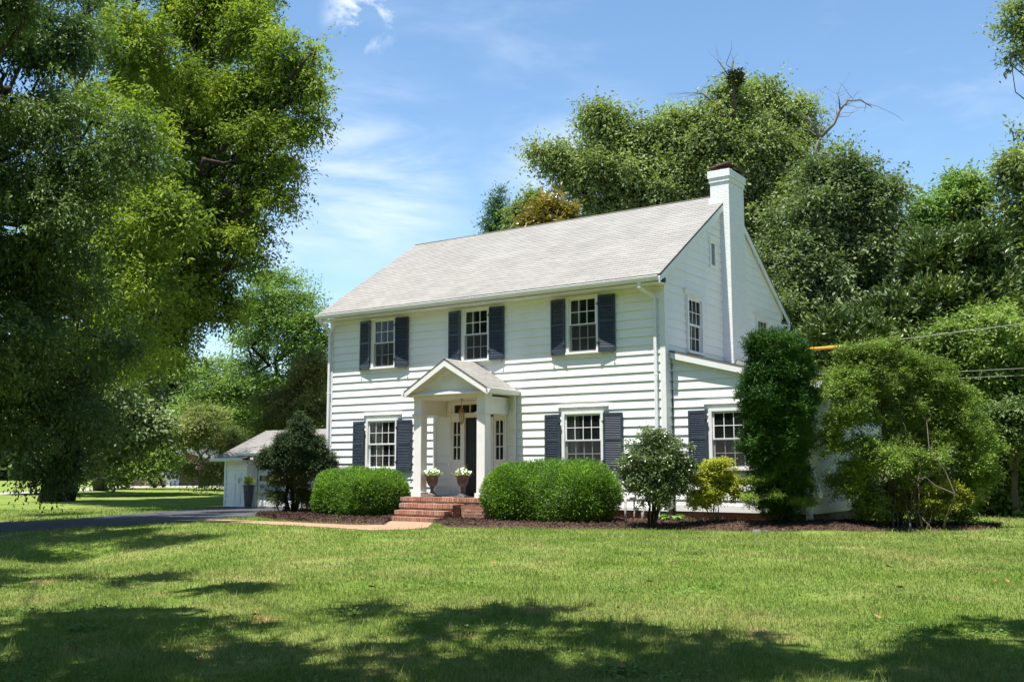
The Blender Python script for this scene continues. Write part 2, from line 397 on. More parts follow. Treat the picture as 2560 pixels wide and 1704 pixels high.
house = thing('clapboard_house', 'two-storey white clapboard house with pale shingle roof, dark shutters and pillared portico', 'house')
# windows: centre, half width of glass, z bottom, z top, columns
UPW = [(-8.725, .39, 3.90, 5.22, 3), (-5.475, .39, 3.90, 5.22, 3), (-2.195, .39, 3.90, 5.22, 3)]
LOW = [(-8.75, .51, 1.06, 2.35, 4), (-2.215, .51, 1.06, 2.35, 4)]
holes = [(c-h-.07, c+h+.07, zb-.07, zt+.07) for c, h, zb, zt, n in UPW+LOW]
holes.append((-6.38, -4.49, .30, 2.80))
PF = lambda u, o, z: (u, -o, z)
mb = MB(); siding(mb, PF, -HL+.09, -.09, SZ0, ZE-.17, holes, rng=random.Random(3)); wallf = mb.build('front_wall', M_SIDE, house)
# gable wall (right end), windows and vent
GW = [(1.655, .39, 3.90, 5.20, 3), (6.32, .40, 3.90, 5.24, 3)]
PG = lambda u, o, z: (o, u, z)
gh = [(c-h-.06, c+h+.06, zb-.06, zt+.06) for c, h, zb, zt, n in GW] + [(2.74, 3.10, 6.24, 6.93), (3.5, 4.55, 0, 9)]
def ylo(z): return max(.09, (z-ZE)/SLOPE-.46+.02)
def yhi(z): return min(HW-.09, HW+.46-(z-ZE)/SLOPE-.02)
mb = MB()
siding(mb, PG, .09, HW-.09, SZ0, 8.3, gh, umin=lambda z: ylo(z) if z > 5.5 else .09, umax=lambda z: yhi(z) if z > 5.5 else HW-.09, rng=random.Random(5))
mb.build('gable_wall', M_SIDE, house)
# rear and left walls (boards, seen only from elsewhere)
PB = lambda u, o, z: (-u, HW+o, z)
mb = MB(); siding(mb, PB, .09, HL-.09, SZ0, ZE-.17, [], rng=random.Random(6)); mb.build('rear_wall', M_SIDE, house)
PL = lambda u, o, z: (-HL-o, HW-u, z)
mb = MB(); siding(mb, PL, .09, HW-.09, SZ0, 8.3, [], umin=lambda z: HW-yhi(z) if z > 5.5 else .09, umax=lambda z: HW-ylo(z) if z > 5.5 else HW-.09, rng=random.Random(8)); mb.build('left_wall', M_SIDE, house)
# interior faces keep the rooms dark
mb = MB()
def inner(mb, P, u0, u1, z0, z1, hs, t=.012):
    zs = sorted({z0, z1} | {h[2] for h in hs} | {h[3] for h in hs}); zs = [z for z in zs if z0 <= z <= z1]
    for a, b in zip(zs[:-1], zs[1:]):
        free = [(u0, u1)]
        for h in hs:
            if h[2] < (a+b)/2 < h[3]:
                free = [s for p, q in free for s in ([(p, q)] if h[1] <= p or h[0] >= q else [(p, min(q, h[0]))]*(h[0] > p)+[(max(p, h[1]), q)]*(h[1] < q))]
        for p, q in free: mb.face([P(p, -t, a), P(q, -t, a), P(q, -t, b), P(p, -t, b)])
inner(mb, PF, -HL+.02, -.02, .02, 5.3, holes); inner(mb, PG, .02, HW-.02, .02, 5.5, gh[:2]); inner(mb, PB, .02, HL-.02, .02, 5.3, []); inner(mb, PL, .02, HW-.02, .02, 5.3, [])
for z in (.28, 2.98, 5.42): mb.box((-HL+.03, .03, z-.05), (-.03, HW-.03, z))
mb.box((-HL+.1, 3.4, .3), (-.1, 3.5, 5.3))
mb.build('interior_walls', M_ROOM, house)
# corner boards
for nm, x0, x1, y0, y1 in (('corner_board', -.105, .034, -.034, .105), ('corner_board', -HL-.034, -HL+.105, -.034, .105), ('corner_board', -.105, .034, HW-.105, HW+.034), ('corner_board', -HL-.034, -HL+.105, HW-.105, HW+.034)):
    mb = MB(); mb.box((x0, y0, .07), (x1, y1, ZE-.14)); mb.build('corner_board', M_TRIM, house, bevel=.004)
# frieze under the eave
mb = MB(); mb.box((-HL+.105, -.03, ZE-.24), (-.105, -.002, ZE-.16)); mb.build('frieze_board', M_TRIM, house)
# foundation: real bricks over mortar
def brick_face(mb, P, u0, u1, z0, z1, bw=.205, bh=.062, j=.011, rng=random):
    z = z0; r = 0
    while z < z1-.01:
        zt = min(z+bh, z1); u = u0-(bw/2 if r % 2 else 0)
        while u < u1-.004:
            a = max(u, u0); b = min(u+bw, u1)
            if b-a > .02:
                o = rng.uniform(.004, .010); c = [P(a, -.03, z), P(b, -.03, z), P(b, o, z), P(a, o, z), P(a, -.03, zt), P(b, -.03, zt), P(b, o, zt), P(a, o, zt)]
                mb.hexa(c)
            u += bw+j
        z += bh+j; r += 1
mb = MB(); rr = random.Random(4)
brick_face(mb, lambda u, o, z: (u, .03-o, z), -HL+.05, -.05, -.55, .10, rng=rr)
mb.box((-HL+.02, .04, -.6), (-.02, HW-.04, .10), 1)
brick_face(mb, lambda u, o, z: (u, .35-o, z), .0, 3.2, -.55, .085, rng=rr)
mb.box((.0, .36, -.6), (3.2, 6.2, .085), 1)
mb.build('brick_foundation', [M_BRICK, M_MORTAR], house)
mb = MB(); mb.box((-HL-.02, -.05, .055), (.05, .0, .125)); mb.build('water_table', M_TRIM, house)

# ---- roof
def roof_plane(name, m, A, B, C_, D, course=.14, lip=.006, parent=None, thick=.05):
    """A,B = eave ends, D,C = ridge ends; stepped courses with UVs in metres"""
    A, B, C_, D = [np.array(p, float) for p in (A, B, C_, D)]
    Ls = np.linalg.norm(((D-A)+(C_-B))/2); n = max(2, int(Ls/course)); nr = np.cross(B-A, D-A); nr /= np.linalg.norm(nr)
    if nr[2] < 0: nr = -nr
    V = []; F = []; U = []
    w_ = np.linalg.norm(B-A)
    sub = 40; rg = np.random.default_rng(5)
    for i in range(n):
        t0, t1 = i/n, (i+1)/n+.0
        wob = rg.normal(0, .0012, sub+1)
        for s_ in range(sub):
            a, b = s_/sub, (s_+1)/sub
            def pt(s, t, h): return (A+(B-A)*s)*(1-t)+(D+(C_-D)*s)*t+nr*h
            k = len(V)
            V += [pt(a, t0, lip+wob[s_]), pt(b, t0, lip+wob[s_+1]), pt(b, t1, 0), pt(a, t1, 0)]; F.append((k, k+1, k+2, k+3))
            U += [(a*w_, i*.14+.003), (b*w_, i*.14+.003), (b*w_, i*.14+.137), (a*w_, i*.14+.137)]
            V += [pt(a, t0, -.003), pt(b, t0, -.003), pt(b, t0, lip+wob[s_+1]), pt(a, t0, lip+wob[s_])]; F.append((k+4, k+5, k+6, k+7)); U += [(a*w_, i*.14+.001)]*4
    # underside and edges
    k = len(V); q = [A, B, C_, D]; V += [p-nr*.004 for p in q]+[p-nr*thick for p in q]
    for f in ((0, 1, 5, 4), (1, 2, 6, 5), (2, 3, 7, 6), (3, 0, 4, 7), (7, 6, 5, 4)): F.append(tuple(k+x for x in f))
    U += [(0, .07)]*8
    mi = [0]*(len(F)-5)+[1]*5
    o = arr_obj(name, V, F, [m, M_ROOFEDGE], parent, mi)
    uv = o.data.uv_layers.new(name='UVMap'); li = np.empty(len(o.data.loops), np.int32); o.data.loops.foreach_get('vertex_index', li)
    uv.data.foreach_set('uv', np.array(U, np.float32)[li].ravel())
    return o
M_ROOFEDGE = mat('roof_edge', (.17, .155, .14), .9, .1)
XR0, XR1 = -HL-.22, .105
ny = -.40
mk = lambda y: zroof(y)
roof_plane('roof', M_SHING, (XR0, ny, mk(ny)+.01), (XR1, ny, mk(ny)+.01), (XR1, HW/2, ZR+.0), (XR0, HW/2, ZR+.0), parent=house)
roof_plane('roof', M_SHING, (XR1, HW-ny, mk(ny)+.01), (XR0, HW-ny, mk(ny)+.01), (XR0, HW/2, ZR+.0), (XR1, HW/2, ZR+.0), parent=house)
mb = MB(); mb.tube([(XR0, HW/2, ZR-.002), (XR1, HW/2, ZR-.002)], .03, 6); mb.build('ridge_cap', M_SHING, house)
# soffit, rake boards, gable frieze
for s in (0, 1):
    f = (lambda y: HW-y) if s else (lambda y: y)
    y0, y1 = sorted((f(-.40), f(-.0)))
    mb = MB(); mb.box((XR0+.03, y0, ZE-.155), (XR1-.03, y1, ZE-.13)); mb.build('soffit', M_TRIM, house)
for s in (0, 1):
    f = (lambda y: HW-y) if s else (lambda y: y)
    for xx in (XR1-.028, XR0):
        mb = MB()
        def q(y, dz, x): return (x, f(y), zroof(y)+dz)
        x0, x1 = xx, xx+.028
        ys = -.42; ye = HW/2
        mb.hexa([q(ys, -.19, x0), q(ys, -.19, x1), q(ye, -.22, x1), q(ye, -.22, x0), q(ys, -.052, x0), q(ys, -.052, x1), q(ye, -.058, x1), q(ye, -.058, x0)])
        # inner frieze board against the siding
        if xx > -1: mb.hexa([(.002, f(.0), zroof(0)-.30), (.036, f(.0), zroof(0)-.30), (.036, f(ye), zroof(ye)-.34), (.002, f(ye), zroof(ye)-.34), (.002, f(.0), zroof(0)-.062), (.036, f(.0), zroof(0)-.062), (.036, f(ye), zroof(ye)-.062), (.002, f(ye), zroof(ye)-.062)])
        if xx > -1: mb.hexa([(.036, f(.0), zroof(0)-.13), (.078, f(.0), zroof(0)-.13), (.078, f(ye), zroof(ye)-.13), (.036, f(ye), zroof(ye)-.13), (.036, f(.0), zroof(0)-.07), (.078, f(.0), zroof(0)-.07), (.078, f(ye), zroof(ye)-.07), (.036, f(ye), zroof(ye)-.07)])
        mb.build('rake_board', M_TRIM, house)
# gutters: K-profile
def gutter(x0, x1, y, z, sgn, parent, name='gutter', axis='x'):
    prof = [(0, .0), (0, -.11), (-.075, -.11), (-.085, -.085), (-.115, -.045), (-.125, 0), (-.118, .008), (-.108, 0), (-.100, -.04), (-.07, -.095), (-.012, -.095), (-.012, 0)]
    mb = MB(); n = len(prof)
    def pt(a, p): 
        return (a, y+sgn*p[0], z+p[1]) if axis == 'x' else (y-sgn*p[0], a, z+p[1])
    for i in range(n):
        p, q = prof[i], prof[(i+1) % n]
        mb.face([pt(x0, p), pt(x1, p), pt(x1, q), pt(x0, q)])
    for x in (x0, x1): mb.face([pt(x, p) for p in prof[:6]]+[pt(x, prof[5])] if False else [pt(x, p) for p in prof[:6]])
    return mb.build(name, M_METAL, parent)
gutter(XR0-.01, XR1-.02, -.385, ZE-.005, 1, house)
gutter(XR0-.01, XR1-.02, HW+.385, ZE-.005, -1, house)
def downspout(pts, parent, wx=.078, wy=.058, m=None):
    mb = MB()
    for a, b in zip(pts[:-1], pts[1:]):
        mb.bar(a, b, wx, wy, upv=(0, 1, 0) if abs(a[2]-b[2]) > .5 else (0, 1, .01))
    # corrugation ribs on the straight run and straps
    a, b = pts[2], pts[3]
    for dx in (-.02, .02): mb.bar((a[0]+dx, a[1]-wy/2-.001, a[2]), (b[0]+dx, b[1]-wy/2-.001, b[2]), .008, .006, upv=(0, 1, 0))
    for z in (1.2, 3.2): mb.box((a[0]-wx/2-.012, a[1]-wy/2-.003, z), (a[0]+wx/2+.012, a[1]+wy/2+.02, z+.025))
    return mb.build('downspout', m or M_METAL, parent, bevel=.006)
downspout([(-.42, -.43, ZE-.10), (-.42, -.42, ZE-.24), (-.20, -.075, ZE-.44), (-.20, -.075, -.05), (-.20, -.22, -.14)], house)
downspout([(-HL-.05, -.43, ZE-.10), (-HL-.05, -.42, ZE-.22), (-HL+.0, -.075, ZE-.46), (-HL+.0, -.075, -.05), (-HL+.0, -.22, -.14)], house)
downspout([(.06, HW+.45, ZE-.10), (.06, HW+.44, ZE-.22), (.075, HW-.12, ZE-.50), (.075, HW-.12, 3.4), (.075, HW-.12, 3.3)], house)

# ---- chimney
ch = MB(); cy0, cy1 = 3.5, 4.55
ch.box((-.25, cy0, 3.3), (.28, cy1, 8.66)); chimney = ch.build('chimney', M_WBRICK, house)
mb = MB(); mb.box((-.275, cy0-.028, 8.665), (.305, cy1+.028, 8.79)); mb.box((-.30, cy0-.055, 8.79), (.335, cy1+.055, 8.985))
for i in range(26):
    x = rr.uniform(-.28, .31); y = rr.uniform(cy0-.03, cy1+.03); mb.box((x-.03, y-.04, 8.985), (x+.03, y+.04, 8.985+rr.uniform(.005, .02)))
mb.build('chimney_cap', M_WBRICK, chimney, bevel=.008)
for (yc, xc, tilt) in ((3.83, -.02, .10), (4.27, .06, -.07)):
    mb = MB(); mb.box((xc-.16, yc-.15, 8.97), (xc+.14, yc+.15, 9.11)); 
    z0 = 9.13; tilt *= 2.2; mb.hexa([(xc-.30, yc-.27, z0-tilt*.1), (xc+.30, yc-.27, z0+tilt*.3), (xc+.30, yc+.27, z0+tilt*.3), (xc-.30, yc+.27, z0-tilt*.1), (xc-.2, yc-.18, z0+.045), (xc+.2, yc-.18, z0+.045+tilt*.3), (xc+.2, yc+.18, z0+.045+tilt*.3), (xc-.2, yc+.18, z0+.045)])
    mb.build('flue_cover', M_RED, chimney)
mb = MB(); mb.face([(-.30, cy0-.008, 8.03), (.11, cy0-.008, 8.03), (.11, cy0-.008, 8.20), (-.30, cy0-.008, 8.26)]);
mb.build('flashing', M_TRIM, chimney)
mb = MB(); mb.hexa([(.27, cy0+.02, 3.66), (.62, cy0+.02, 3.60), (.62, cy1-.02, 3.60), (.27, cy1-.02, 3.66), (.28, cy0+.2, 3.86), (.30, cy0+.2, 3.86), (.30, cy1-.2, 3.86), (.28, cy1-.2, 3.86)]); mb.build('cricket', M_SHING_GREY, chimney)
# gable vent
mb = MB(); mb.box((.012, 2.70, 6.20), (.045, 2.79, 6.95)); mb.box((.012, 3.03, 6.20), (.045, 3.12, 6.95)); mb.box((.012, 2.64, 6.95), (.075, 3.18, 7.0)); mb.box((.012, 2.79, 6.20), (.045, 3.03, 6.28)); mb.box((.012, 2.79, 6.86), (.045, 3.03, 6.95))
vent = mb.build('gable_vent', M_TRIM, house)
mb = MB(); z = 6.30
while z < 6.84: mb.hexa([(.0, 2.79, z+.03), (.0, 3.03, z+.03), (.032, 3.03, z), (.032, 2.79, z), (.0, 2.79, z+.038), (.0, 3.03, z+.038), (.032, 3.03, z+.008), (.032, 2.79, z+.008)]); z += .05
mb.build('louvres', M_TRIM, vent)
mb = MB(); mb.box((-.06, 2.75, 6.22), (-.05, 3.07, 6.9)); mb.build('vent_back', M_IRON, vent)

# ---- windows
def window(P, c, h, zb, zt, n, parent, head=True, screen=True, curtain='left', sillw=.075, casing=.085):
    """P(u, off, z): off is outward. frame + sashes + panes + sill"""
    cw = casing
    def bx(mb, u0, u1, o0, o1, z0, z1, mi=0):
        pts = [P(u0, o0, z0), P(u1, o0, z0), P(u1, o1, z0), P(u0, o1, z0), P(u0, o0, z1), P(u1, o0, z1), P(u1, o1, z1), P(u0, o1, z1)]
        mb.hexa(pts, mi)
    mb = MB()
    bx(mb, c-h-cw, c-h, -.05, .075, zb-.02, zt+.0); bx(mb, c+h, c+h+cw, -.05, .075, zb-.02, zt+.0)
    bx(mb, c-h-cw, c+h+cw, -.05, .075, zt, zt+.055)
    fr = mb.build('window', M_TRIM, parent, bevel=.003)
    mb = MB(); bx(mb, c-h-cw-.02, c+h+cw+.02, -.05, .105, zb-.075, zb-.021); mb.build('sill', M_TRIM, fr, bevel=.004)
    if head:
        mb = MB(); bx(mb, c-h-cw-.09, c+h+cw+.09, .0, .045, zt+.056, zt+.165); bx(mb, c-h-cw-.12, c+h+cw+.12, .0, .082, zt+.165, zt+.19); mb.build('head_board', M_TRIM, fr)
    zm = (zb+zt)/2
    for nm, z0, z1, o in (('upper_sash', zm-.02, zt, .018), ('lower_sash', zb-.02, zm+.02, -.018)):
        mb = MB(); r = .045
        bx(mb, c-h, c-h+r, o-.016, o+.016, z0, z1); bx(mb, c+h-r, c+h, o-.016, o+.016, z0, z1)
        bx(mb, c-h+r, c+h-r, o-.016, o+.016, z1-.042, z1); bx(mb, c-h+r, c+h-r, o-.016, o+.016, z0, z0+.042)
        g0, g1 = c-h+r, c+h-r
        for i in range(1, n): u = g0+(g1-g0)*i/n; bx(mb, u-.009, u+.009, o-.010, o+.012, z0+.042, z1-.042)
        z = (z0+z1)/2; bx(mb, g0, g1, o-.009, o+.0105, z-.009, z+.009)
        mb.build(nm, M_TRIM, fr)
        mb = MB(); mb.face([P(g0, o, z0+.03), P(g1, o, z0+.03), P(g1, o, z1-.03), P(g0, o, z1-.03)]); mb.build('pane', M_GLASS, fr)
    if screen:
        mb = MB(); mb.face([P(c-h+.012, .036, zb), P(c+h-.012, .036, zb), P(c+h-.012, .036, zm), P(c-h+.012, .036, zm)]); mb.build('insect_screen', M_SCREEN, fr)
    def drape(u0, u1):
        mb = MB(); k = 26; pts = []
        for i in range(k+1):
            u = u0+(u1-u0)*i/k; o = -.13+.022*math.sin(i*1.45)+.008*math.sin(i*.6); pts.append((u, o))
        for (a, oa), (b, ob) in zip(pts[:-1], pts[1:]): mb.face([P(a, oa, zb-.02), P(b, ob, zb-.02), P(b, ob, zt), P(a, oa, zt)], smooth=True)
        mb.build('curtain', M_CURT, fr)
    if curtain in ('left', 'both'): drape(c-h-.05, c-h+h*.62)
    if curtain in ('right', 'both'): drape(c+h-h*.45, c+h+.05)
    return fr
for i, (c, h, zb, zt, n) in enumerate(UPW): window(PF, c, h, zb, zt, n, house, head=False, curtain='left')
for i, (c, h, zb, zt, n) in enumerate(LOW): window(PF, c, h, zb, zt, n, house, head=True, screen=(i == 1), curtain='both' if i == 0 else 'left')
for i, (c, h, zb, zt, n) in enumerate(GW): window(PG, c, h, zb, zt, n, house, head=True, screen=False, curtain='right' if i == 0 else 'both')
# boards filling between upper window heads and the frieze
for c, h, zb, zt, n in UPW:
    mb = MB(); mb.box((c-h-.14, -.032, zt+.056), (c+h+.14, -.004, ZE-.241)); mb.build('window_head_board', M_TRIM, house)

# ---- shutters
def shutter_mesh(w_, h_):
    mb = MB(); t = .032; st = .052; tr = .07; br = .12; mr = .062
    mb.box((0, -t, 0), (st, 0, h_)); mb.box((w_-st, -t, 0), (w_, 0, h_))
    mb.box((st, -t, h_-tr), (w_-st, 0, h_)); mb.box((st, -t, 0), (w_-st, 0, br)); zm = br+(h_-br-tr)*.52; mb.box((st, -t, zm-mr/2), (w_-st, 0, zm+mr/2))
    for a, b in ((br, zm-mr/2), (zm+mr/2, h_-tr)):
        n = int((b-a)/.041); p = (b-a)/n
        for i in range(n):
            z = a+i*p; jz = random.uniform(-.002, .002)
            mb.hexa([(st, -t+.003, z+jz), (w_-st, -t+.003, z+jz), (w_-st, -.003, z+p*.92), (st, -.003, z+p*.92), (st, -t+.003, z+.007+jz), (w_-st, -t+.003, z+.007+jz), (w_-st, -.003, z+p*.92+.007), (st, -.003, z+p*.92+.007)])
    me_o = mb.build('shutter', M_SHUT, house, bevel=.002); return me_o
def hook_obj(parent, u):
    mb = MB(); pts = []
    for i in range(12):
        a = i/11*math.pi*1.6; r = .030*(1-.4*i/11); pts.append((u+r*math.sin(a)*.9, -.055, -.075+.03-r*math.cos(a)-.0*i))
    mb.tube([(u, -.01, .03), (u, -.05, .02), (u, -.055, -.02)], .006, 5); mb.tube(pts, .007, 5)
    mb.box((u-.012, -.06, -.0), (u+.012, -.035, .05))
    return mb.build('holdback_hook', M_RUSTIRON, parent)
SH = {}
def place_shutter(kind, side, cx, half, z0, ywall=0.):
    wd, ht = (.445, 1.40) if kind == 'up' else (.50, 1.385)
    if kind not in SH:
        o = shutter_mesh(wd, ht); SH[kind] = o; first = True
    else: o = SH[kind].copy(); COL.objects.link(o); first = False
    o.parent = house
    hinge = cx+side*half
    ang = R_(8.5+random.uniform(-1.0, 1.0))
    # the hinge edge stands off the wall on the casing, the free edge rests against the siding
    if side > 0: o.location = (hinge, ywall-.105, z0); o.rotation_euler = (0, 0, ang)
    else: o.location = (hinge-wd*math.cos(ang), ywall-.105+wd*math.sin(ang), z0); o.rotation_euler = (0, 0, -ang)
    hook_obj(o, wd-.06 if side > 0 else .06)
    for zz in (.22, ht-.22):
        mb = MB(); u = 0 if side > 0 else wd; mb.box((u-.045, -.045, zz), (u+.03, -.02, zz+.02)); mb.tube([(u-.0, -.04, zz-.03), (u-.0, -.04, zz+.05)], .008, 6); mb.build('hinge', M_IRON, o)
    return o
for c, h, zb, zt, n in UPW:
    for s in (-1, 1): place_shutter('up', s, c, .475, 3.835)
for c, h, zb, zt, n in LOW:
    for s in (-1, 1): place_shutter('low', s, c, .605, .972)

# ---- portico
PX0, PX1, PY = -6.70, -4.41, -1.10
mbx = []
def column(x0, x1):
    mb = MB(); y0, y1 = PY, PY+.25
    mb.box((x0, y0, .42), (x1, y1, 2.36)); mb.box((x0, y0, 2.44), (x1, y1, 2.80))
    mb.box((x0-.035, y0-.035, .305), (x1+.035, y1+.035, .42))
    mb.box((x0-.018, y0-.018, 2.36), (x1+.018, y1+.018, 2.385)); mb.box((x0-.04, y0-.04, 2.385), (x1+.04, y1+.04, 2.425)); mb.box((x0-.02, y0-.02, 2.425), (x1+.02, y1+.02, 2.44))
    mb.build('porch_column', M_TRIM, house, bevel=.004)
column(PX0, PX0+.25); column(PX1-.25, PX1)
mb = MB()   # side beams and ceiling
for x0, x1 in ((PX0+.01, PX0+.24), (PX1-.24, PX1-.01)): mb.box((x0, PY+.25, 2.40), (x1, -.03, 2.83))
mb.box((PX0+.245, PY+.30, 2.805), (PX1-.245, -.03, 2.83)); mb.box((PX0-.01, PY-.012, 2.80), (PX1+.01, PY+.30, 2.875))
mb.box((PX0-.10, PY+.0, 2.876), (PX0+.02, -.03, 2.95)); mb.box((PX1-.02, PY+.0, 2.876), (PX1+.10, -.03, 2.95))
mb.build('porch_beam', M_TRIM, house, bevel=.003)
XA, ZA = -5.49, 3.80; EX0, EX1, EZ = -6.84, -4.14, 3.005
mb = MB()   # tympanum
mb.face([(EX0+.06, PY-.02, 2.876), (EX1-.06, PY-.02, 2.876), (EX1-.06, PY-.02, 2.99), (XA, PY-.02, ZA-.08), (EX0+.06, PY-.02, 2.99)])
mb.face([(EX1-.06, PY+.02, 2.876), (EX0+.06, PY+.02, 2.876), (EX0+.06, PY+.02, 2.99), (XA, PY+.02, ZA-.08), (EX1-.06, PY+.02, 2.99)])
mb.hexa([(EX0+.05, PY-.14, 2.90), (EX1-.05, PY-.14, 2.90), (EX1-.05, PY-.02, 2.93), (EX0+.05, PY-.02, 2.93), (EX0+.05, PY-.14, 2.925), (EX1-.05, PY-.14, 2.925), (EX1-.05, PY-.02, 3.02), (EX0+.05, PY-.02, 3.02)])
mb.build('pediment', M_TRIM, house)
yf = PY-.27
roof_plane('porch_roof', M_SHING, (EX1, yf, EZ), (EX1, .0, EZ), (XA, .0, ZA), (XA, yf, ZA), parent=house)
roof_plane('porch_roof', M_SHING, (EX0, .0, EZ), (EX0, yf, EZ), (XA, yf, ZA), (XA, .0, ZA), parent=house)
for ex, s in ((EX0, 1), (EX1, -1)):
    mb = MB(); sl_ = (ZA-EZ)/(XA-ex)
    def q(x, y, dz): return (x, y, EZ+(x-ex)*sl_+dz)
    mb.hexa([q(ex, yf, -.17), q(ex, yf+.03, -.17), q(XA, yf+.03, -.20), q(XA, yf, -.20), q(ex, yf, -.052), q(ex, yf+.03, -.052), q(XA, yf+.03, -.06), q(XA, yf, -.06)])
    a = ex+.12*s; mb.hexa([q(a, PY-.022, -.22), q(a, PY-.07, -.22), q(XA, PY-.07, -.28), q(XA, PY-.022, -.28), q(a, PY-.022, -.075), q(a, PY-.07, -.075), q(XA, PY-.07, -.075), q(XA, PY-.022, -.075)])
    mb.hexa([q(ex, yf+.03, -.075), q(ex, PY-.02, -.075), q(XA, PY-.02, -.075), q(XA, yf+.03, -.075), q(ex, yf+.03, -.055), q(ex, PY-.02, -.055), q(XA, PY-.02, -.055), q(XA, yf+.03, -.055)])
    mb.build('rake_board', M_TRIM, house)
gutter(yf+.0, -.03, EX1-.03, EZ-.02, 1, house, axis='y')
gutter(yf+.0, -.03, EX0+.03, EZ-.02, -1, house, axis='y')
mb = MB(); mb.bar((-4.215, -.07, 2.92), (-4.215, -.07, .0), .07, .055, upv=(0, 1, 0)); mb.build('downspout', M_METAL, house, bevel=.005)
mb = MB(); mb.box((-6.90, -.05, .3), (-6.80, -.004, 2.80)); mb.build('porch_pilaster', M_TRIM, house)
# door surround
DS = MB()
zf = .31
def fb(x0, x1, z0, z1, y0=-.02, y1=.05): DS.box((x0, y0, z0), (x1, y1, z1))
C0 = -5.42
fb(-6.38, -6.29, zf, 2.80, -.055); fb(-4.55, -4.49, zf, 2.80, -.055)
fb(-5.935, -5.845, zf, 2.44, -.045); fb(-4.995, -4.905, zf, 2.44, -.045)
fb(-6.29, -4.55, 2.36, 2.485, -.045); fb(-6.29, -4.55, 2.70, 2.80, -.045)
for i in range(7):
    x = -6.215+i*(1.59/6); fb(x-.012, x+.012, 2.485, 2.70, -.02, .02)
fb(-6.29, -6.227, 2.485, 2.70); fb(-4.613, -4.55, 2.485, 2.70)
for a, b in ((-6.29, -5.935), (-4.905, -4.55)):
    m_ = (a+b)/2; fb(a, m_-.115, zf, 2.36); fb(m_+.115, b, zf, 2.36); fb(m_-.115, m_+.115, 2.25, 2.36); fb(m_-.115, m_+.115, zf, 1.26)
    fb(m_-.014, m_+.014, 1.26, 2.25, -.015, .02)
    for z in (1.585, 1.915): fb(m_-.115, m_+.115, z-.014, z+.014, -.013, .018)
    DS.box((m_-.09, -.028, .42), (m_+.09, -.0201, 1.1))
DS.build('door_surround', M_TRIM, house)
mb = MB(); mb.face([(-6.25, .0, 2.48), (-4.59, .0, 2.48), (-4.59, .0, 2.71), (-6.25, .0, 2.71)]); mb.build('transom_pane', M_GLASS, house)
for a, b in ((-6.23, -6.0), (-4.84, -4.61)):
    mb = MB(); mb.face([(a, .002, 1.25), (b, .002, 1.25), (b, .002, 2.26), (a, .002, 2.26)]); mb.build('sidelight_pane', M_GLASS, house)
mb = MB(); d0, d1 = -5.842, -4.998
mb.box((d0, .02, .34), (d1, .06, 2.355))
for x0, x1 in ((d0+.10, C0-.05), (C0+.05, d1-.10)):
    for z0, z1 in ((.50, 1.05), (1.17, 1.85), (1.97, 2.25)):
        mb.hexa([(x0, .0202, z0), (x1, .0202, z0), (x1, .0202, z0), (x0, .0202, z0), (x0, .0202, z1), (x1, .0202, z1), (x1, .0202, z1), (x0, .0202, z1)]) if False else mb.box((x0, .010, z0), (x1, .0199, z1))
        mb.box((x0+.03, .003, z0+.03), (x1-.03, .0099, z1-.03))
door = mb.build('front_door', M_DOOR, house, bevel=.003)
mb = MB(); mb.lathe([(.012, 0), (.03, .01), (.032, .03), (.02, .045)], (0, 0, 0), 12); kn = mb.build('door_knob', M_BRASS, door); kn.rotation_euler = (R_(90), 0, 0); kn.location = (-5.07, .012, 1.15)

# ---- brick porch and steps
mb = MB(); rb = random.Random(9)
def rowlock_slab(x0, x1, y0, y1, ztop, h=.098):
    """top course of bricks laid on edge, ends to the front and right side"""
    mb.box((x0+.02, y0+.02, ztop-h), (x1-.02, y1, ztop-.006), 1)
    n = int((x1-x0)/.076)+0; p = (x1-x0)/n
    dep = .205
    rows = max(1, int(round((y1-y0)/ (dep+.01)))); dp = (y1-y0)/rows
    for r in range(rows):
        for i in range(n):
            a = x0+i*p+.0045; b = x0+(i+1)*p-.0045; o = rb.uniform(-.004, .003)
            mb.box((a, y0+r*dp+(o if r == 0 else .005), ztop-h+rb.uniform(-.002, .004)), (b, y0+(r+1)*dp-.009, ztop+rb.uniform(-.003, .003)))
    m_ = int((y1-y0)/.076); q = (y1-y0)/max(m_, 1)
    for i in range(m_): mb.box((x1-.02, y0+i*q+.0045, ztop-h+.002), (x1+rb.uniform(.001, .006), y0+(i+1)*q-.0045, ztop-.008))
def courses(x0, x1, y0, y1, z0, z1):
    mb.box((x0+.012, y0+.012, z0), (x1-.012, y1, z1), 1)
    brick_face(mb, lambda u, o, z: (u, y0+.012-o, z), x0, x1, z0, z1, rng=rb)
    brick_face(mb, lambda u, o, z: (x1-.012+o, u, z), y0, y1, z0, z1, rng=rb)
FZ = .305
plat = (-6.86, -3.35, -1.42, -.06)
rowlock_slab(plat[0], plat[1], plat[2], plat[3], FZ); courses(plat[0]+.01, plat[1]-.01, plat[2]+.01, plat[3], FZ-.098-.072*6-.01, FZ-.103)
for i, (x0, x1, yf_) in enumerate(((-6.52, -4.98, -1.74), (-6.45, -5.00, -2.05), (-6.42, -5.00, -2.36))):
    zt = FZ-.152*(i+1)
    xl = (-6.62, -6.50, -6.62)[i]; xr = (-4.90, -4.92, -4.95)[i]
    rowlock_slab(xl, xr, yf_, (-1.42, -1.74, -2.05)[i]-.0, zt)
    courses(xl+.01, xr-.01, yf_+.015, -1.43, zt-.098-.06-.072*2, zt-.103)
steps = mb.build('brick_steps', [M_BRICK, M_MORTAR], house)

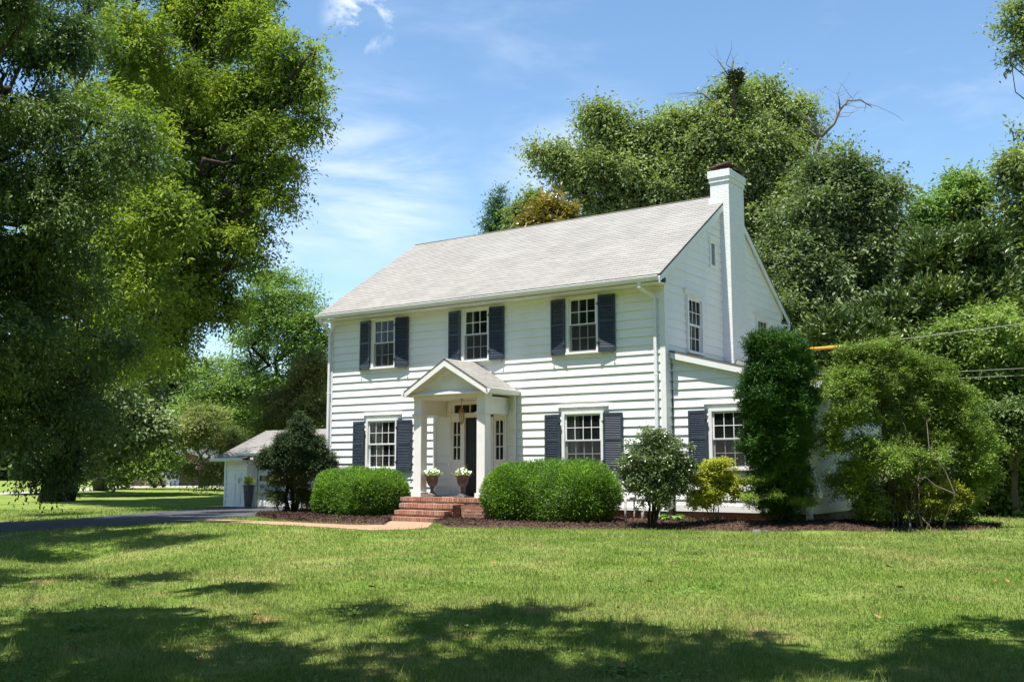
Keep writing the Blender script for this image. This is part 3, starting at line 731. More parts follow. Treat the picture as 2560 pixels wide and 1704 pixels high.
# ---- side wing (sun room)
SX1, SY0, SY1 = 3.25, .32, 6.2
PS = lambda u, o, z: (u, SY0-o, z)
WG = (1.535, .51, 1.06, 2.32, 4)
def zsr(x): return 3.80-.262*x
mb = MB()
siding(mb, PS, .045, SX1-.09, SZ0, 3.74, [(WG[0]-.58, WG[0]+.58, 1.0, 2.4)], umax=lambda z: min(SX1-.09, (3.72-z)/.262) if z > 2.8 else SX1-.09, rng=random.Random(12))
PR = lambda u, o, z: (SX1+o, u, z)
siding(mb, PR, SY0+.09, SY1, SZ0, 2.86, [], rng=random.Random(13))
mb.build('wing_wall', M_SIDE, house)
mb = MB(); inner(mb, PS, .03, SX1-.02, .02, 2.9, [(WG[0]-.57, WG[0]+.57, 1.0, 2.4)]); inner(mb, PR, SY0+.02, SY1-.02, .02, 2.86, []); mb.box((.05, SY1-.05, 0), (SX1-.02, SY1, 2.9)); mb.box((.05, SY0+.03, .2), (SX1-.02, SY1-.06, .25)); mb.build('wing_interior', M_ROOM, house)
mb = MB(); mb.box((SX1-.10, SY0-.032, .07), (SX1+.034, SY0+.10, 2.86)); mb.build('corner_board', M_TRIM, house, bevel=.004)
mb = MB(); mb.box((.036, SY0-.03, .05), (SX1-.101, SY0-.002, .2)); mb.box((SX1+.002, SY0+.101, .05), (SX1+.03, SY1, .2)); mb.build('water_table', M_TRIM, house)
ya, yb = SY0-.13, SY1+.1
roof_plane('wing_roof', M_SHING_GREY, (SX1+.22, yb, zsr(SX1+.22)), (SX1+.22, ya, zsr(SX1+.22)), (.02, ya, zsr(.02)), (.02, yb, zsr(.02)), parent=house) if False else roof_plane('wing_roof', M_SHING_GREY, (SX1+.22, ya, zsr(SX1+.22)), (SX1+.22, yb, zsr(SX1+.22)), (.02, yb, zsr(.02)), (.02, ya, zsr(.02)), parent=house)
mb = MB()
mb.hexa([(.03, ya, zsr(.03)-.19), (SX1+.2, ya, zsr(SX1+.2)-.17), (SX1+.2, ya+.03, zsr(SX1+.2)-.17), (.03, ya+.03, zsr(.03)-.19), (.03, ya, zsr(.03)-.055), (SX1+.2, ya, zsr(SX1+.2)-.055), (SX1+.2, ya+.03, zsr(SX1+.2)-.055), (.03, ya+.03, zsr(.03)-.055)])
mb.hexa([(.04, ya+.03, zsr(.03)-.13), (SX1+.2, ya+.03, zsr(SX1+.2)-.13), (SX1+.2, SY0-.0, zsr(SX1+.2)-.13), (.04, SY0-.0, zsr(.03)-.13), (.04, ya+.03, zsr(.03)-.10), (SX1+.2, ya+.03, zsr(SX1+.2)-.10), (SX1+.2, SY0, zsr(SX1+.2)-.10), (.04, SY0, zsr(.03)-.10)])
mb.hexa([(.04, SY0-.035, zsr(.04)-.30), (SX1, SY0-.035, zsr(SX1)-.28), (SX1, SY0-.004, zsr(SX1)-.28), (.04, SY0-.004, zsr(.04)-.30), (.04, SY0-.035, zsr(.04)-.131), (SX1, SY0-.035, zsr(SX1)-.131), (SX1, SY0-.004, zsr(SX1)-.131), (.04, SY0-.004, zsr(.04)-.131)])
mb.build('rake_board', M_TRIM, house)
gutter(ya, yb, SX1+.22, zsr(SX1+.22)-.02, 1, house, axis='y')
window(PS, *WG, house, head=True, screen=True, curtain='none')
for s in (-1, 1):
    o = place_shutter('low', s, WG[0], .605, .972, SY0)
# leaning downspout of the wing
def _gp(px, py, y):
    d = FW + RT*(px-1280)/FPX + UP*(852-py)/FPX; return tuple(CP+(y-CP[1])/d[1]*d)
mb = MB(); pts = [_gp(2013, 1130, .20), _gp(2029, 1180, .14), _gp(2045, 1215, .08), _gp(2052, 1240, .02)]
for a, b in zip(pts[:-1], pts[1:]): mb.bar(a, b, .085, .07, upv=(0, 1, 0))
mb.bar(pts[-1], (3.24, .19, pts[-1][2]-.10), .07, .06); mb.bar((3.22, .20, .24), (3.22, .20, -.22), .12, .10, upv=(0, 1, 0))
mb.bar((3.31, .24, 2.8), pts[0], .08, .065, upv=(0, 1, 0))
ds = mb.build('downspout', M_METAL, house); ds['label'] = 'bent white downspout leaning away from the wing corner'
# utility pipes by the corner
mb = MB()
for (x, y, zt, r) in ((-.98, -.22, .42, .03), (-.52, -.24, .28, .035), (-.78, -.16, .30, .02)): mb.tube([(x, y, -.35), (x, y, zt)], r, 8)
for (x, y, z) in ((-.80, -.18, .30), (-.50, -.24, .28)): mb.lathe([(.02, 0), (.075, .02), (.085, .08), (.05, .10)], (x, y, z), 10)
mb.build('utility_pipe', mat('grey_pipe', (.45, .44, .42), .6, .3, noise=(15, (.28, .20, .15), .5, .8)), house)
anchor(house, (-5.4, 0, -.2))

# ---------------------------------------------------------------- porch lantern, urns
lan = thing('porch_lantern', 'small brass pendant lantern with clear glass hanging from the portico ceiling', 'lantern')
lx, ly = -5.50, -.62
mb = MB(); mb.tube([(lx, ly, 2.80), (lx, ly, 2.62)], .006, 5); mb.lathe([(.05, 0), (.05, .012), (.02, .02)], (lx, ly, 2.785), 12); mb.build('chain', M_BRASS, lan)
mb = MB(); mb.lathe([(.09, 0), (.085, .02), (.05, .07), (.035, .11), (.015, .13), (.02, .15), (.005, .165)], (lx, ly, 2.47), 12)
mb.lathe([(.005, -.06), (.02, -.05), (.014, -.03), (.05, 0), (.055, .01)], (lx, ly, 2.20), 12)
for k in range(6):
    a = k*math.pi/3; mb.tube([(lx+.05*math.cos(a), ly+.05*math.sin(a), 2.21), (lx+.085*math.cos(a), ly+.085*math.sin(a), 2.47)], .005, 4)
mb.build('cage', M_BRASS, lan)
mb = MB(); mb.lathe([(.045, 0), (.075, .25)], (lx, ly, 2.215), 12); mb.build('glass_globe', mat('lantern_glass', (.55, .47, .33), .1, .5), lan)
anchor(lan, (lx, ly, 2.80))

M_URN = mat('weathered_cast_iron', (.092, .078, .072), .75, .3, noise=(9, (.19, .165, .15), .45, .75), bump=(25, .2, .01))
M_URNB = mat('grey_stone', (.22, .21, .20), .85, .2, noise=(12, (.12, .11, .10), .4, .7))
def urn(x, y, label):
    u = thing('garden_urn', label, 'urn', group='matching urns on the porch floor')
    b = FZ
    mb = MB(); mb.lathe([(.055, .28, 0), (.075, .30, 0), (.11, .33, .03), (.145, .40, .05), (.165, .50, .05), (.175, .56, .03), (.20, .60, 0), (.235, .625, 0), (.24, .645, 0), (.215, .645, 0), (.20, .62, 0)], (x, y, b), 48, nfl=16); mb.build('bowl', M_URN, u)
    mb = MB(); mb.lathe([(.15, .05), (.145, .07), (.10, .10), (.06, .15), (.05, .22), (.07, .26), (.055, .285)], (x, y, b), 24); mb.build('pedestal', M_URN, u)
    mb = MB(); mb.box((x-.16, y-.16, b+.005), (x+.16, y+.16, b+.05))
    for i in (-1, 1):
        for j in (-1, 1): mb.box((x+i*.16-.04, y+j*.16-.04, b+.0), (x+i*.16+.04, y+j*.16+.04, b+.035))
    mb.build('base', M_URNB, u, bevel=.004); anchor(u, (x, y, b))
    u.scale = (.87,)*3
U1 = (-6.16, -.98); U2 = (-5.13, -1.04)
urn(*U1, 'fluted brown urn beside the left portico column, full of white petunias')
urn(*U2, 'fluted brown urn beside the right portico column, in front of the dark door')

# ---------------------------------------------------------------- foliage
def leaf_mat(name, cols, trans=.32, rough=.55, spec=.20, tint=(1., 1.12, .38), nscale=.6, gain=2.0):
    if name in MATS: return MATS[name]
    cols = [tuple(min(.6, q*gain) for q in c) for c in cols]
    m = bpy.data.materials.new(name); m.use_nodes = True; MATS[name] = m; t = m.node_tree; b = t.nodes['Principled BSDF']
    g = t.nodes.new('ShaderNodeNewGeometry'); cr = t.nodes.new('ShaderNodeValToRGB')
    els = cr.color_ramp.elements; els[0].position = 0; els[0].color = (*cols[0], 1); els[1].position = 1; els[1].color = (*cols[-1], 1)
    for i, c in enumerate(cols[1:-1]): e = els.new((i+1)/(len(cols)-1)); e.color = (*c, 1)
    n = t.nodes.new('ShaderNodeTexNoise'); n.inputs['Scale'].default_value = nscale; n.inputs['Detail'].default_value = 4
    t.links.new(g.outputs['Position'], n.inputs[0])
    a = t.nodes.new('ShaderNodeMath'); a.operation = 'MULTIPLY_ADD'; t.links.new(g.outputs['Random Per Island'], a.inputs[0]); a.inputs[1].default_value = .30
    r = t.nodes.new('ShaderNodeMapRange'); r.inputs[1].default_value = .32; r.inputs[2].default_value = .68; r.inputs[3].default_value = .05; r.inputs[4].default_value = .58
    t.links.new(n.outputs[0], r.inputs[0]); t.links.new(r.outputs[0], a.inputs[2]); trans = trans*.75; t.links.new(a.outputs[0], cr.inputs[0])
    t.links.new(cr.outputs[0], b.inputs['Base Color']); b.inputs['Roughness'].default_value = rough; b.inputs['Specular IOR Level'].default_value = spec
    tr = t.nodes.new('ShaderNodeBsdfTranslucent'); vm = t.nodes.new('ShaderNodeVectorMath'); vm.operation = 'MULTIPLY'
    t.links.new(cr.outputs[0], vm.inputs[0]); vm.inputs[1].default_value = [1.45*q for q in tint]; t.links.new(vm.outputs[0], tr.inputs[0])
    mx = t.nodes.new('ShaderNodeMixShader'); mx.inputs[0].default_value = trans
    o = t.nodes['Material Output']; t.links.new(b.outputs[0], mx.inputs[1]); t.links.new(tr.outputs[0], mx.inputs[2]); t.links.new(mx.outputs[0], o.inputs[0])
    return m
def unit(a): return a/(np.linalg.norm(a, axis=-1, keepdims=True)+1e-9)
def leaf_quads(p, d, size, width, rng, up=.8, vary=.35):
    n = len(p); d = unit(d)
    nm = unit(rng.normal(0, 1, (n, 3))*.62+np.array([0, 0, up])); s = unit(np.cross(d, nm))
    L_ = size*(1+rng.uniform(-vary, vary, (n, 1))); W_ = L_*width
    nn = np.cross(s, d)
    V = np.empty((n, 4, 3)); V[:, 0] = p; V[:, 1] = p+d*L_*.45+s*W_*.5+nn*W_*.12; V[:, 2] = p+d*L_-nn*L_*.08; V[:, 3] = p+d*L_*.45-s*W_*.5+nn*W_*.12
    return V.reshape(-1, 3), np.arange(4*n).reshape(-1, 4)
def lobed_clumps(lobes, n, rng, shell=.5, rough=.22):
    """clump centres and outward directions spread through ellipsoidal lobes"""
    lobes = np.array(lobes, float); vol = (lobes[:, 3]*lobes[:, 4]+lobes[:, 3]*lobes[:, 5]+lobes[:, 4]*lobes[:, 5]); pr = vol/vol.sum()
    k = rng.choice(len(lobes), n, p=pr); d = unit(rng.normal(0, 1, (n, 3)))
    ph = rng.uniform(0, 6.28, (len(lobes), 3)); f = 1+rough*(np.sin(d[:, 0]*4.1+ph[k, 0])*np.sin(d[:, 1]*3.7+ph[k, 1])+np.sin(d[:, 2]*5.3+ph[k, 2])*.6)
    r = (shell+(1-shell)*rng.uniform(0, 1, n)**.6)*f
    c = lobes[k, :3]+d*lobes[k, 3:6]*r[:, None]
    return c, d, k
def puff_clumps(lobes, n, rng, shell=.3, K=18, pr_=.27):
    """each lobe breaks into many flattened puffs of foliage with gaps between and ragged reach"""
    lobes = np.array(lobes, float); P = []
    for l in lobes:
        k_ = max(4, int(K*rng.uniform(.8, 1.2))); d = unit(rng.normal(0, 1, (k_, 3))+np.array([0, 0, .2])); rr_ = rng.uniform(.30, 1.0, (k_, 1)); rr_ = np.where(rng.uniform(0, 1, (k_, 1)) < .26, rng.uniform(1.05, 1.42, (k_, 1)), rr_)
        d[:, 2] = d[:, 2]*.85; c = l[:3]+d*rr_*l[3:6]; q = pr_*np.where(rr_ > 1.03, .5, 1.)*rng.lognormal(0, .28, (k_, 1))
        P.append(np.c_[c, l[3]*q*1.15, l[4]*q*1.15, l[5]*q*.7])
    P = np.concatenate(P); w_ = P[:, 3]**2; k = rng.choice(len(P), n, p=w_/w_.sum())
    d = rng.normal(0, 1, (n, 3)); d[:, 2] = np.where(rng.uniform(0, 1, n) < .7, np.abs(d[:, 2]), d[:, 2]); d = unit(d)
    r = shell+(1-shell)*rng.uniform(0, 1, n)**.6
    c = P[k, :3]+d*P[k, 3:6]*r[:, None]
    return c, d, k
def crown(lobes, nclump, cr, ntwig, nleaf, size, width, rng, droop=.25, flat=.75, shell=.5, rough=.22, up=.8, zmin=None, side=.8, bias=None, puff=(18, .27)):
    c, d, k = (puff_clumps(lobes, nclump, rng, shell, *puff) if puff else lobed_clumps(lobes, nclump, rng, shell, rough))
    if zmin is not None: ok = c[:, 2] > zmin; c, d = c[ok], d[ok]
    n = len(c)
    td = unit(d[:, None]*.7+rng.normal(0, 1, (n, ntwig, 3))*np.array([1, 1, flat])+np.array([0, 0, -droop]))
    t = (np.arange(nleaf)+.6)/nleaf
    ln = cr*(.6+.8*rng.uniform(0, 1, (n, ntwig, 1, 1)))
    P = c[:, None, None]+td[:, :, None]*ln*t[None, None, :, None]
    P = P + np.array([0, 0, -1.])*(droop*cr*.8)*(t[None, None, :, None]**2)
    P = P+rng.normal(0, cr*.06, P.shape)
    D = td[:, :, None]*.6+rng.normal(0, 1, P.shape)*side*np.array([1, 1, .6])+np.array([0, 0, -droop*1.2])
    if bias is not None: D = D+np.array(bias)
    V, F = leaf_quads(P.reshape(-1, 3), D.reshape(-1, 3), size, width, rng, up)
    return V, F, c
M_BARK = mat('grey_brown_bark', (.085, .068, .052), .9, .15, noise=(5, (.15, .13, .11), .4, .7, (1, 1, .25)), bump=(18, .6, .03))
M_BARKD = mat('dark_bark', (.035, .028, .022), .9, .1, noise=(5, (.07, .06, .05), .4, .7))
M_BARKP = mat('pale_bark', (.22, .19, .16), .9, .1, noise=(5, (.12, .10, .08), .4, .7))
def branch_path(a, b, rng, n=6, wob=.06, sag=0.):
    a = np.array(a, float); b = np.array(b, float); Ld = np.linalg.norm(b-a); pts = []
    off = rng.normal(0, 1, (n+1, 3))*Ld*wob
    for i in range(n+1):
        t = i/n; p = a*(1-t)+b*t+off[i]*math.sin(math.pi*t)*.9; p[2] += sag*Ld*math.sin(math.pi*t); pts.append(p)
    return pts
def tree(name, label, cat, base, lobes, m, nclump, cr, ntwig=5, nleaf=6, size=.2, width=.5, r0=.3, seed=1, droop=.25, shell=.5, rough=.22, flat=.75, fork=.35,
         bark=None, twigs=60, group=None, up=1.25, zmin=None, stems=1, spread=None, crown_name='crown', side=.8, limb=.7, bias=None, puff=(18, .27)):
    rng = np.random.default_rng(seed); T = thing(name, label, cat, group=group)
    base = np.array(base, float); lobes = [tuple(l) if len(l) == 6 else (l[0], l[1], l[2], l[3], l[3], l[3]*.85) for l in lobes]
    V, F, c = crown(lobes, nclump, cr, ntwig, nleaf, size, width, rng, droop, flat, shell, rough, up, zmin, side, bias, puff)
    arr_obj(crown_name, V, F, m, T)
    mb = MB(); LC = np.array([l[:3] for l in lobes]); top = LC[:, 2].max(); cen = LC.mean(0)
    ends = []
    for s in range(stems):
        sp_ = spread if spread is not None else r0*1.6
        a = base+(np.array([rng.normal(0, sp_), rng.normal(0, sp_), 0]) if stems > 1 else 0)
        fk = a+(np.array([cen[0], cen[1], 0])-np.array([a[0], a[1], 0]))*.25+np.array([0, 0, (top-base[2])*fork])
        if stems > 1: fk = fk+rng.normal(0, max(r0*3, sp_*.9), 3)*np.array([1, 1, .4])
        p = branch_path(a-np.array([0, 0, .1]), fk, rng, 5, .03); rs = [r0*(1.25 if i == 0 else 1-.3*i/5) for i in range(6)]
        mb.tube(p, rs, 9 if r0 > .1 else 6); ends.append((fk, r0*limb))
    for l in LC:
        e, re = ends[rng.integers(len(ends))]; p = branch_path(e, l, rng, 6, .07, .05); rs = [max(re*(1-.78*i/6), .008) for i in range(7)]
        mb.tube(p, rs, 6, cap=False)
        near = c[np.linalg.norm(c-l, axis=1) < max(lobes[0][3]*1.6, .5)]
        if len(near):
            for j in rng.choice(len(near), min(len(near), max(3, int(twigs/len(LC)))), replace=False):
                st = p[rng.integers(3, 7)]; q = branch_path(st, near[j], rng, 4, .08); rr_ = re*.2; mb.tube(q, [rr_, rr_*.75, rr_*.55, rr_*.4, rr_*.22], 4, cap=False)
    mb.build('trunk', bark or M_BARK, T)
    anchor(T, tuple(base)); return T
def plobes(L_, scale=1.):
    """(px, py, radius px, depth) traced on the photo -> real lobes at their distance"""
    o = []
    for l in L_:
        px, py, r, d = l[:4]; p = WP(px, py, d); rr_ = r*d/FPX*scale
        o.append((p[0], p[1], p[2], rr_, rr_, rr_*(l[4] if len(l) > 4 else .9)))
    return o

LM_YEL = leaf_mat('sunny_yellow_green_leaves', [(.020, .036, .009), (.052, .076, .014), (.115, .140, .022), (.22, .235, .042)], .45, gain=2.45)
LM_GREY = leaf_mat('grey_green_leaves', [(.028, .050, .016), (.050, .082, .024), (.085, .12, .04), (.13, .165, .075)], .28, spec=.28, rough=.5, gain=1.7)
LM_MID = leaf_mat('mid_green_leaves', [(.034, .045, .019), (.064, .080, .033), (.105, .122, .054), (.172, .185, .100)], .33, gain=3.1)
LM_MID2 = leaf_mat('deep_green_leaves', [(.026, .039, .018), (.049, .067, .030), (.083, .102, .049), (.142, .158, .090)], .3, spec=.25, gain=2.7)
LM_LOC = leaf_mat('bright_feathery_leaves', [(.045, .070, .022), (.070, .105, .032), (.10, .14, .045), (.14, .185, .065)], .4, gain=2.5)
LM_DARK = leaf_mat('dark_needles', [(.014, .027, .012), (.025, .043, .019), (.040, .062, .026), (.065, .09, .04)], .12, gain=1.6)
LM_MAG = leaf_mat('glossy_magnolia_leaves', [(.014, .030, .010), (.030, .050, .014), (.06, .085, .02), (.16, .17, .03)], .15, rough=.4, spec=.4)
LM_ORG = leaf_mat('bronze_magnolia_leaves', [(.045, .050, .01), (.10, .085, .015), (.15, .115, .02), (.10, .12, .02)], .3, rough=.3, spec=.6)
LM_OLV = leaf_mat('olive_leaves', [(.060, .070, .024), (.10, .115, .04), (.15, .165, .07), (.20, .21, .10)], .35)
LM_BRN = leaf_mat('brownish_vine_leaves', [(.060, .055, .025), (.09, .085, .035), (.10, .12, .035), (.15, .16, .07)], .3)
LM_BOX = leaf_mat('boxwood_leaves', [(.022, .050, .006), (.045, .092, .010), (.080, .145, .014), (.13, .21, .03)], .25, rough=.5, spec=.25, nscale=2, gain=2.2)
LM_HOL = leaf_mat('glossy_shrub_leaves', [(.026, .040, .014), (.045, .068, .022), (.085, .11, .045), (.15, .17, .10)], .2, rough=.3, spec=.8, nscale=3)
LM_GOLD = leaf_mat('golden_leaves', [(.085, .11, .012), (.17, .19, .02), (.26, .26, .045), (.32, .31, .09)], .35, nscale=2, gain=1.8)
LM_YEW = leaf_mat('yew_needles', [(.010, .030, .006), (.020, .055, .009), (.038, .088, .014), (.07, .13, .02)], .15, rough=.4, nscale=2, gain=1.6)
LM_SPR = leaf_mat('spruce_needles', [(.016, .030, .014), (.028, .048, .020), (.048, .072, .028), (.085, .110, .045)], .12, nscale=2, gain=1.6)
LM_PRIV = leaf_mat('loose_shrub_leaves', [(.040, .056, .020), (.070, .100, .022), (.110, .155, .032), (.17, .20, .08)], .33, nscale=1.2)
LM_VIB = leaf_mat('bright_shrub_leaves', [(.045, .070, .020), (.075, .11, .03), (.12, .16, .045), (.18, .22, .075)], .36)

FOL = 1.0
# left: large yellow-green shade tree
tree('shade_tree', 'huge shade tree at left with sunlit yellow-green leaves, overhanging the drive', 'tree', GP(141, 1252),
     plobes([(700, 175, 95, 42), (735, 330, 75, 41), (610, 100, 120, 44), (650, 450, 85, 42), (560, 300, 110, 44), (480, 100, 130, 46), (420, 260, 130, 46), (620, 590, 75, 41), (540, 700, 85, 43),
             (440, 600, 100, 44), (400, 760, 110, 44), (330, 450, 120, 38), (300, 150, 150, 40), (530, 480, 80, 42), (455, 850, 65, 43), (690, 240, 85, 42), (590, 10, 110, 45), (440, -20, 140, 46),
             (260, 700, 130, 38), (300, 870, 90, 37), (200, 560, 140, 40), (480, 780, 60, 42), (765, 225, 52, 41), (790, 120, 22, 41), (800, 300, 22, 41), (705, 420, 50, 41), (690, 500, 40, 41), (640, 650, 45, 41), (100, 800, 150, 41), (590, -160, 130, 45), (400, -250, 180, 47), (200, -150, 200, 42), (360, 560, 110, 33), (470, 580, 90, 41), (350, 700, 100, 33), (430, 740, 80, 41), (560, 560, 80, 42), (510, 380, 80, 43), (380, 330, 90, 34), (290, 300, 100, 35), (350, 860, 80, 33), (560, 770, 50, 42), (480, 680, 70, 42), (420, 900, 50, 42), (250, 560, 120, 36), (600, 230, 75, 42), (545, 240, 75, 42), (620, 330, 60, 41), (500, 200, 70, 43)]),
     LM_YEL, 7600, .90, 5, 10, .18, .40, r0=.62, seed=21, droop=.35, bark=M_BARKD, twigs=330, shell=.35, fork=.30, rough=.3, limb=.38)
# left edge: nearer grey-green drooping tree
def shade_lobes(L_, h):
    """lobes of a crown whose shade falls on the given spots of the ground"""
    o = []
    for px, py, r, hh in L_:
        g = GP(px, py); q = g+SUN*((hh)/SUN[2]); o.append((q[0], q[1], q[2], r, r, r*.6))
    return o
tree('drooping_tree', 'grey-green drooping tree at the left edge of the lawn, branches nearly reaching the grass', 'tree', WP(-260, 1300, 25)*np.array([1, 1, 0])+np.array([0, 0, -.5]),
     plobes([(40, 100, 140, 24), (130, 280, 130, 23), (230, 400, 100, 23), (330, 330, 55, 23), (50, 460, 150, 23), (380, 400, 35, 23), (100, 650, 140, 23), (190, 800, 110, 24), (60, 850, 140, 23), (230, 950, 90, 25),
             (290, 860, 50, 25), (120, 1020, 110, 24), (30, 1080, 100, 23), (190, 1090, 80, 25), (250, 1040, 50, 26), (110, 1180, 55, 25), (190, 1165, 50, 25), (150, 120, 100, 25), (-100, 300, 200, 24),
             (-100, 700, 200, 24), (-90, 1000, 150, 24), (160, 540, 110, 23), (0, -80, 200, 25), (-250, 500, 260, 22), (-280, 900, 240, 21), (-300, 200, 260, 22)])
     +shade_lobes([(-60, 1380, 1.5, 10.5), (60, 1372, 1.2, 11), (190, 1372, 1.1, 11), (300, 1362, 1.0, 11), (400, 1352, .8, 11.5), (480, 1346, .6, 11.5), (130, 1398, .8, 10.5), (-20, 1430, .8, 10.5), (-100, 1330, 1.6, 13), (60, 1310, 1.3, 14), (220, 1302, 1.3, 14.5), (360, 1298, 1.1, 15), (480, 1288, .9, 15.5), (590, 1280, .8, 15.5), (150, 1285, 1., 16)], 10),
     LM_GREY, 7600, .46, 6, 7, .105, .45, r0=.40, seed=22, droop=.55, bark=M_BARKD, twigs=300, shell=.3, fork=.45, rough=.3, limb=.22, puff=(20, .30))
# second trunk further back with dark foliage
tree('broad_tree', 'dark broad-leaved tree on the far lawn, trunk by the pale road', 'tree', GP(253, 1226),
     plobes([(290, 1030, 85, 50), (340, 1080, 60, 50), (240, 1120, 70, 50), (340, 970, 70, 52), (180, 1000, 110, 54), (120, 900, 120, 54), (300, 900, 110, 54)]),
     LM_MID2, 1500, 1.1, 5, 6, .28, .5, r0=.40, seed=23, bark=M_BARKD, twigs=60)
# background left
tree('locust_tree', 'tall airy locust tree with bright feathery foliage behind the garage', 'tree', WP(640, 1195, 62),
     plobes([(700, 745, 75, 60), (765, 810, 60, 60), (640, 790, 60, 60), (620, 870, 55, 62), (720, 850, 70, 60), (560, 960, 80, 63), (650, 1000, 80, 62), (780, 900, 60, 60), (500, 1040, 70, 64), (590, 1050, 70, 62), (700, 980, 70, 60), (800, 850, 45, 60), (500, 930, 45, 63), (800, 960, 60, 61)]),
     LM_LOC, 1350, 1.3, 8, 9, .20, .38, r0=.28, seed=24, droop=.15, flat=.3, shell=.45, rough=.35, bark=M_BARKD, twigs=160)
tree('vine_thicket', 'brownish vine-covered thicket beside the left corner of the house', 'shrub', WP(760, 1190, 44),
     plobes([(745, 1000, 75, 44), (785, 930, 55, 44), (700, 1060, 55, 44), (790, 1040, 55, 44), (680, 1010, 40, 45)]), LM_BRN, 700, .6, 6, 7, .13, .45, r0=.12, seed=25, stems=4, twigs=160, bark=M_BARKP)
tree('olive_tree', 'pale olive small tree in front of the brown neighbour house', 'tree', WP(500, 1210, 56),
     plobes([(510, 1065, 58, 52), (465, 1095, 32, 52), (560, 1105, 42, 52), (545, 1180, 32, 52), (470, 1185, 22, 52), (590, 1165, 28, 52), (520, 1200, 18, 52)]), LM_OLV, 480, .7, 6, 7, .15, .4, r0=.10, seed=26, stems=3, twigs=90, bark=M_BARKP, shell=.3)
tree('spruce', 'tall dark conifer far behind the left lawn', 'tree', WP(425, 1195, 88),
     plobes([(430, 940, 40, 86), (430, 1000, 60, 86), (425, 1070, 75, 86), (380, 1090, 60, 86), (430, 1130, 80, 86)]), LM_DARK, 650, 1.6, 7, 6, .5, .35, r0=.3, seed=27, bark=M_BARKD, droop=.3)
tree('leafy_shrub', 'rounded green shrub across the road, left of the brown house', 'shrub', WP(395, 1212, 68),
     plobes([(335, 1140, 60, 66), (380, 1160, 50, 66), (300, 1180, 45, 66), (420, 1140, 40, 66)]), LM_VIB, 420, .8, 5, 6, .22, .5, r0=.12, seed=28, stems=2)
tree('clipped_bush', 'small clipped round bush by the neighbour garage doors', 'bush', WP(392, 1214, 72),
     plobes([(393, 1202, 17, 72), (380, 1205, 12, 72), (405, 1205, 12, 72)]), LM_OLV, 90, .25, 5, 5, .12, .5, r0=.03, seed=29)
# far woods
def woods(name, spans, n, m, seed, leaf=.8):
    rng = np.random.default_rng(seed); lob = []
    for (px0, px1, ytop, d) in spans:
        px = px0
        while px < px1:
            r = rng.uniform(50, 80); yt = ytop+rng.uniform(-25, 25)
            y = yt+r*.8
            while y < 1200: lob.append((px+rng.uniform(-20, 20), y, r, d+rng.uniform(-3, 3))); y += r*1.2
            px += r*1.1
    V, F, c = crown(plobes(lob), n, 2.6, 5, 6, leaf, .6, rng, .2, .7, .55)
    o = arr_obj(name, V, F, m); tag(o, kind='stuff', cat='woods'); return o
tag(woods('far_woods', [(-300, 480, 960, 105), (470, 900, 1000, 100)], 3600, LM_MID2, 31), 'far wooded edge behind the left lawn')
tag(woods('far_woods', [(1250, 1400, 760, 62), (1900, 2900, 640, 58)], 4200, LM_MID2, 32, .55), 'dark wooded edge behind the house on the right')

def added_ring_woods(n, seed):  # unseen tree masses added behind the camera to lower the ambient sky light
    rng = np.random.default_rng(seed); lob = []
    for i in range(46):
        a = YAW+math.pi+(i/45-.5)*R_(215)+rng.uniform(-.02, .02); R0 = rng.uniform(27, 36); r = rng.uniform(3.2, 4.6); top = rng.uniform(13, 19)
        x, y = CP[0]-math.sin(a)*R0, CP[1]+math.cos(a)*R0; z = 1.5
        while z < top: lob.append((x+rng.uniform(-1, 1), y+rng.uniform(-1, 1), z, r, r, r*.8)); z += r*.9
    V, F, c = crown(lob, n, 1.8, 5, 6, 1.0, .6, rng, .2, .7, .4)
    return tag(arr_obj('far_woods', V, F, LM_MID2), 'unseen woods added behind the viewer to cut low sky light', 'woods', kind='stuff')
added_ring_woods(3600, 34)
# behind the house
tree('maple_tree', 'tallest leafy tree behind the roof and chimney, with a squirrel nest near its top', 'tree', WP(1800, 1180, 44),
     plobes([(1480, 430, 65, 42), (1400, 400, 38, 42), (1350, 380, 20, 42), (1490, 290, 30, 42), (1510, 330, 40, 42), (1550, 300, 22, 42), (1590, 430, 85, 42), (1680, 400, 85, 42), (1770, 340, 75, 42), (1835, 235, 35, 42), (1890, 260, 50, 43), (1950, 290, 45, 43), (1925, 225, 25, 43), (2010, 270, 25, 43), (1990, 340, 35, 43), (1700, 320, 50, 42),
             (1860, 360, 85, 42), (1610, 530, 85, 42), (1500, 530, 40, 42), (1940, 400, 85, 42), (1940, 520, 110, 42), (1740, 480, 110, 42), (1540, 380, 60, 42), (1640, 340, 50, 42), (1860, 600, 120, 43), (1430, 450, 32, 42)]),
     LM_MID, 5600, .90, 5, 10, .155, .50, r0=.55, seed=41, twigs=300, shell=.35, rough=.32, fork=.4)
tree('oak_tree', 'broad leafy tree right of the chimney, its crown against the sky', 'tree', WP(2110, 1200, 40),
     plobes([(2090, 440, 70, 38), (2170, 500, 75, 38), (2040, 540, 90, 38), (2190, 620, 90, 38), (2000, 660, 100, 38), (2110, 700, 110, 38), (2230, 720, 75, 38), (1960, 780, 90, 37), (2080, 830, 90, 37), (2110, 560, 90, 39), (2040, 930, 90, 38)]),
     LM_MID2, 4000, .88, 5, 10, .15, .50, r0=.45, seed=42, twigs=200, shell=.35, rough=.3, bark=M_BARKD)
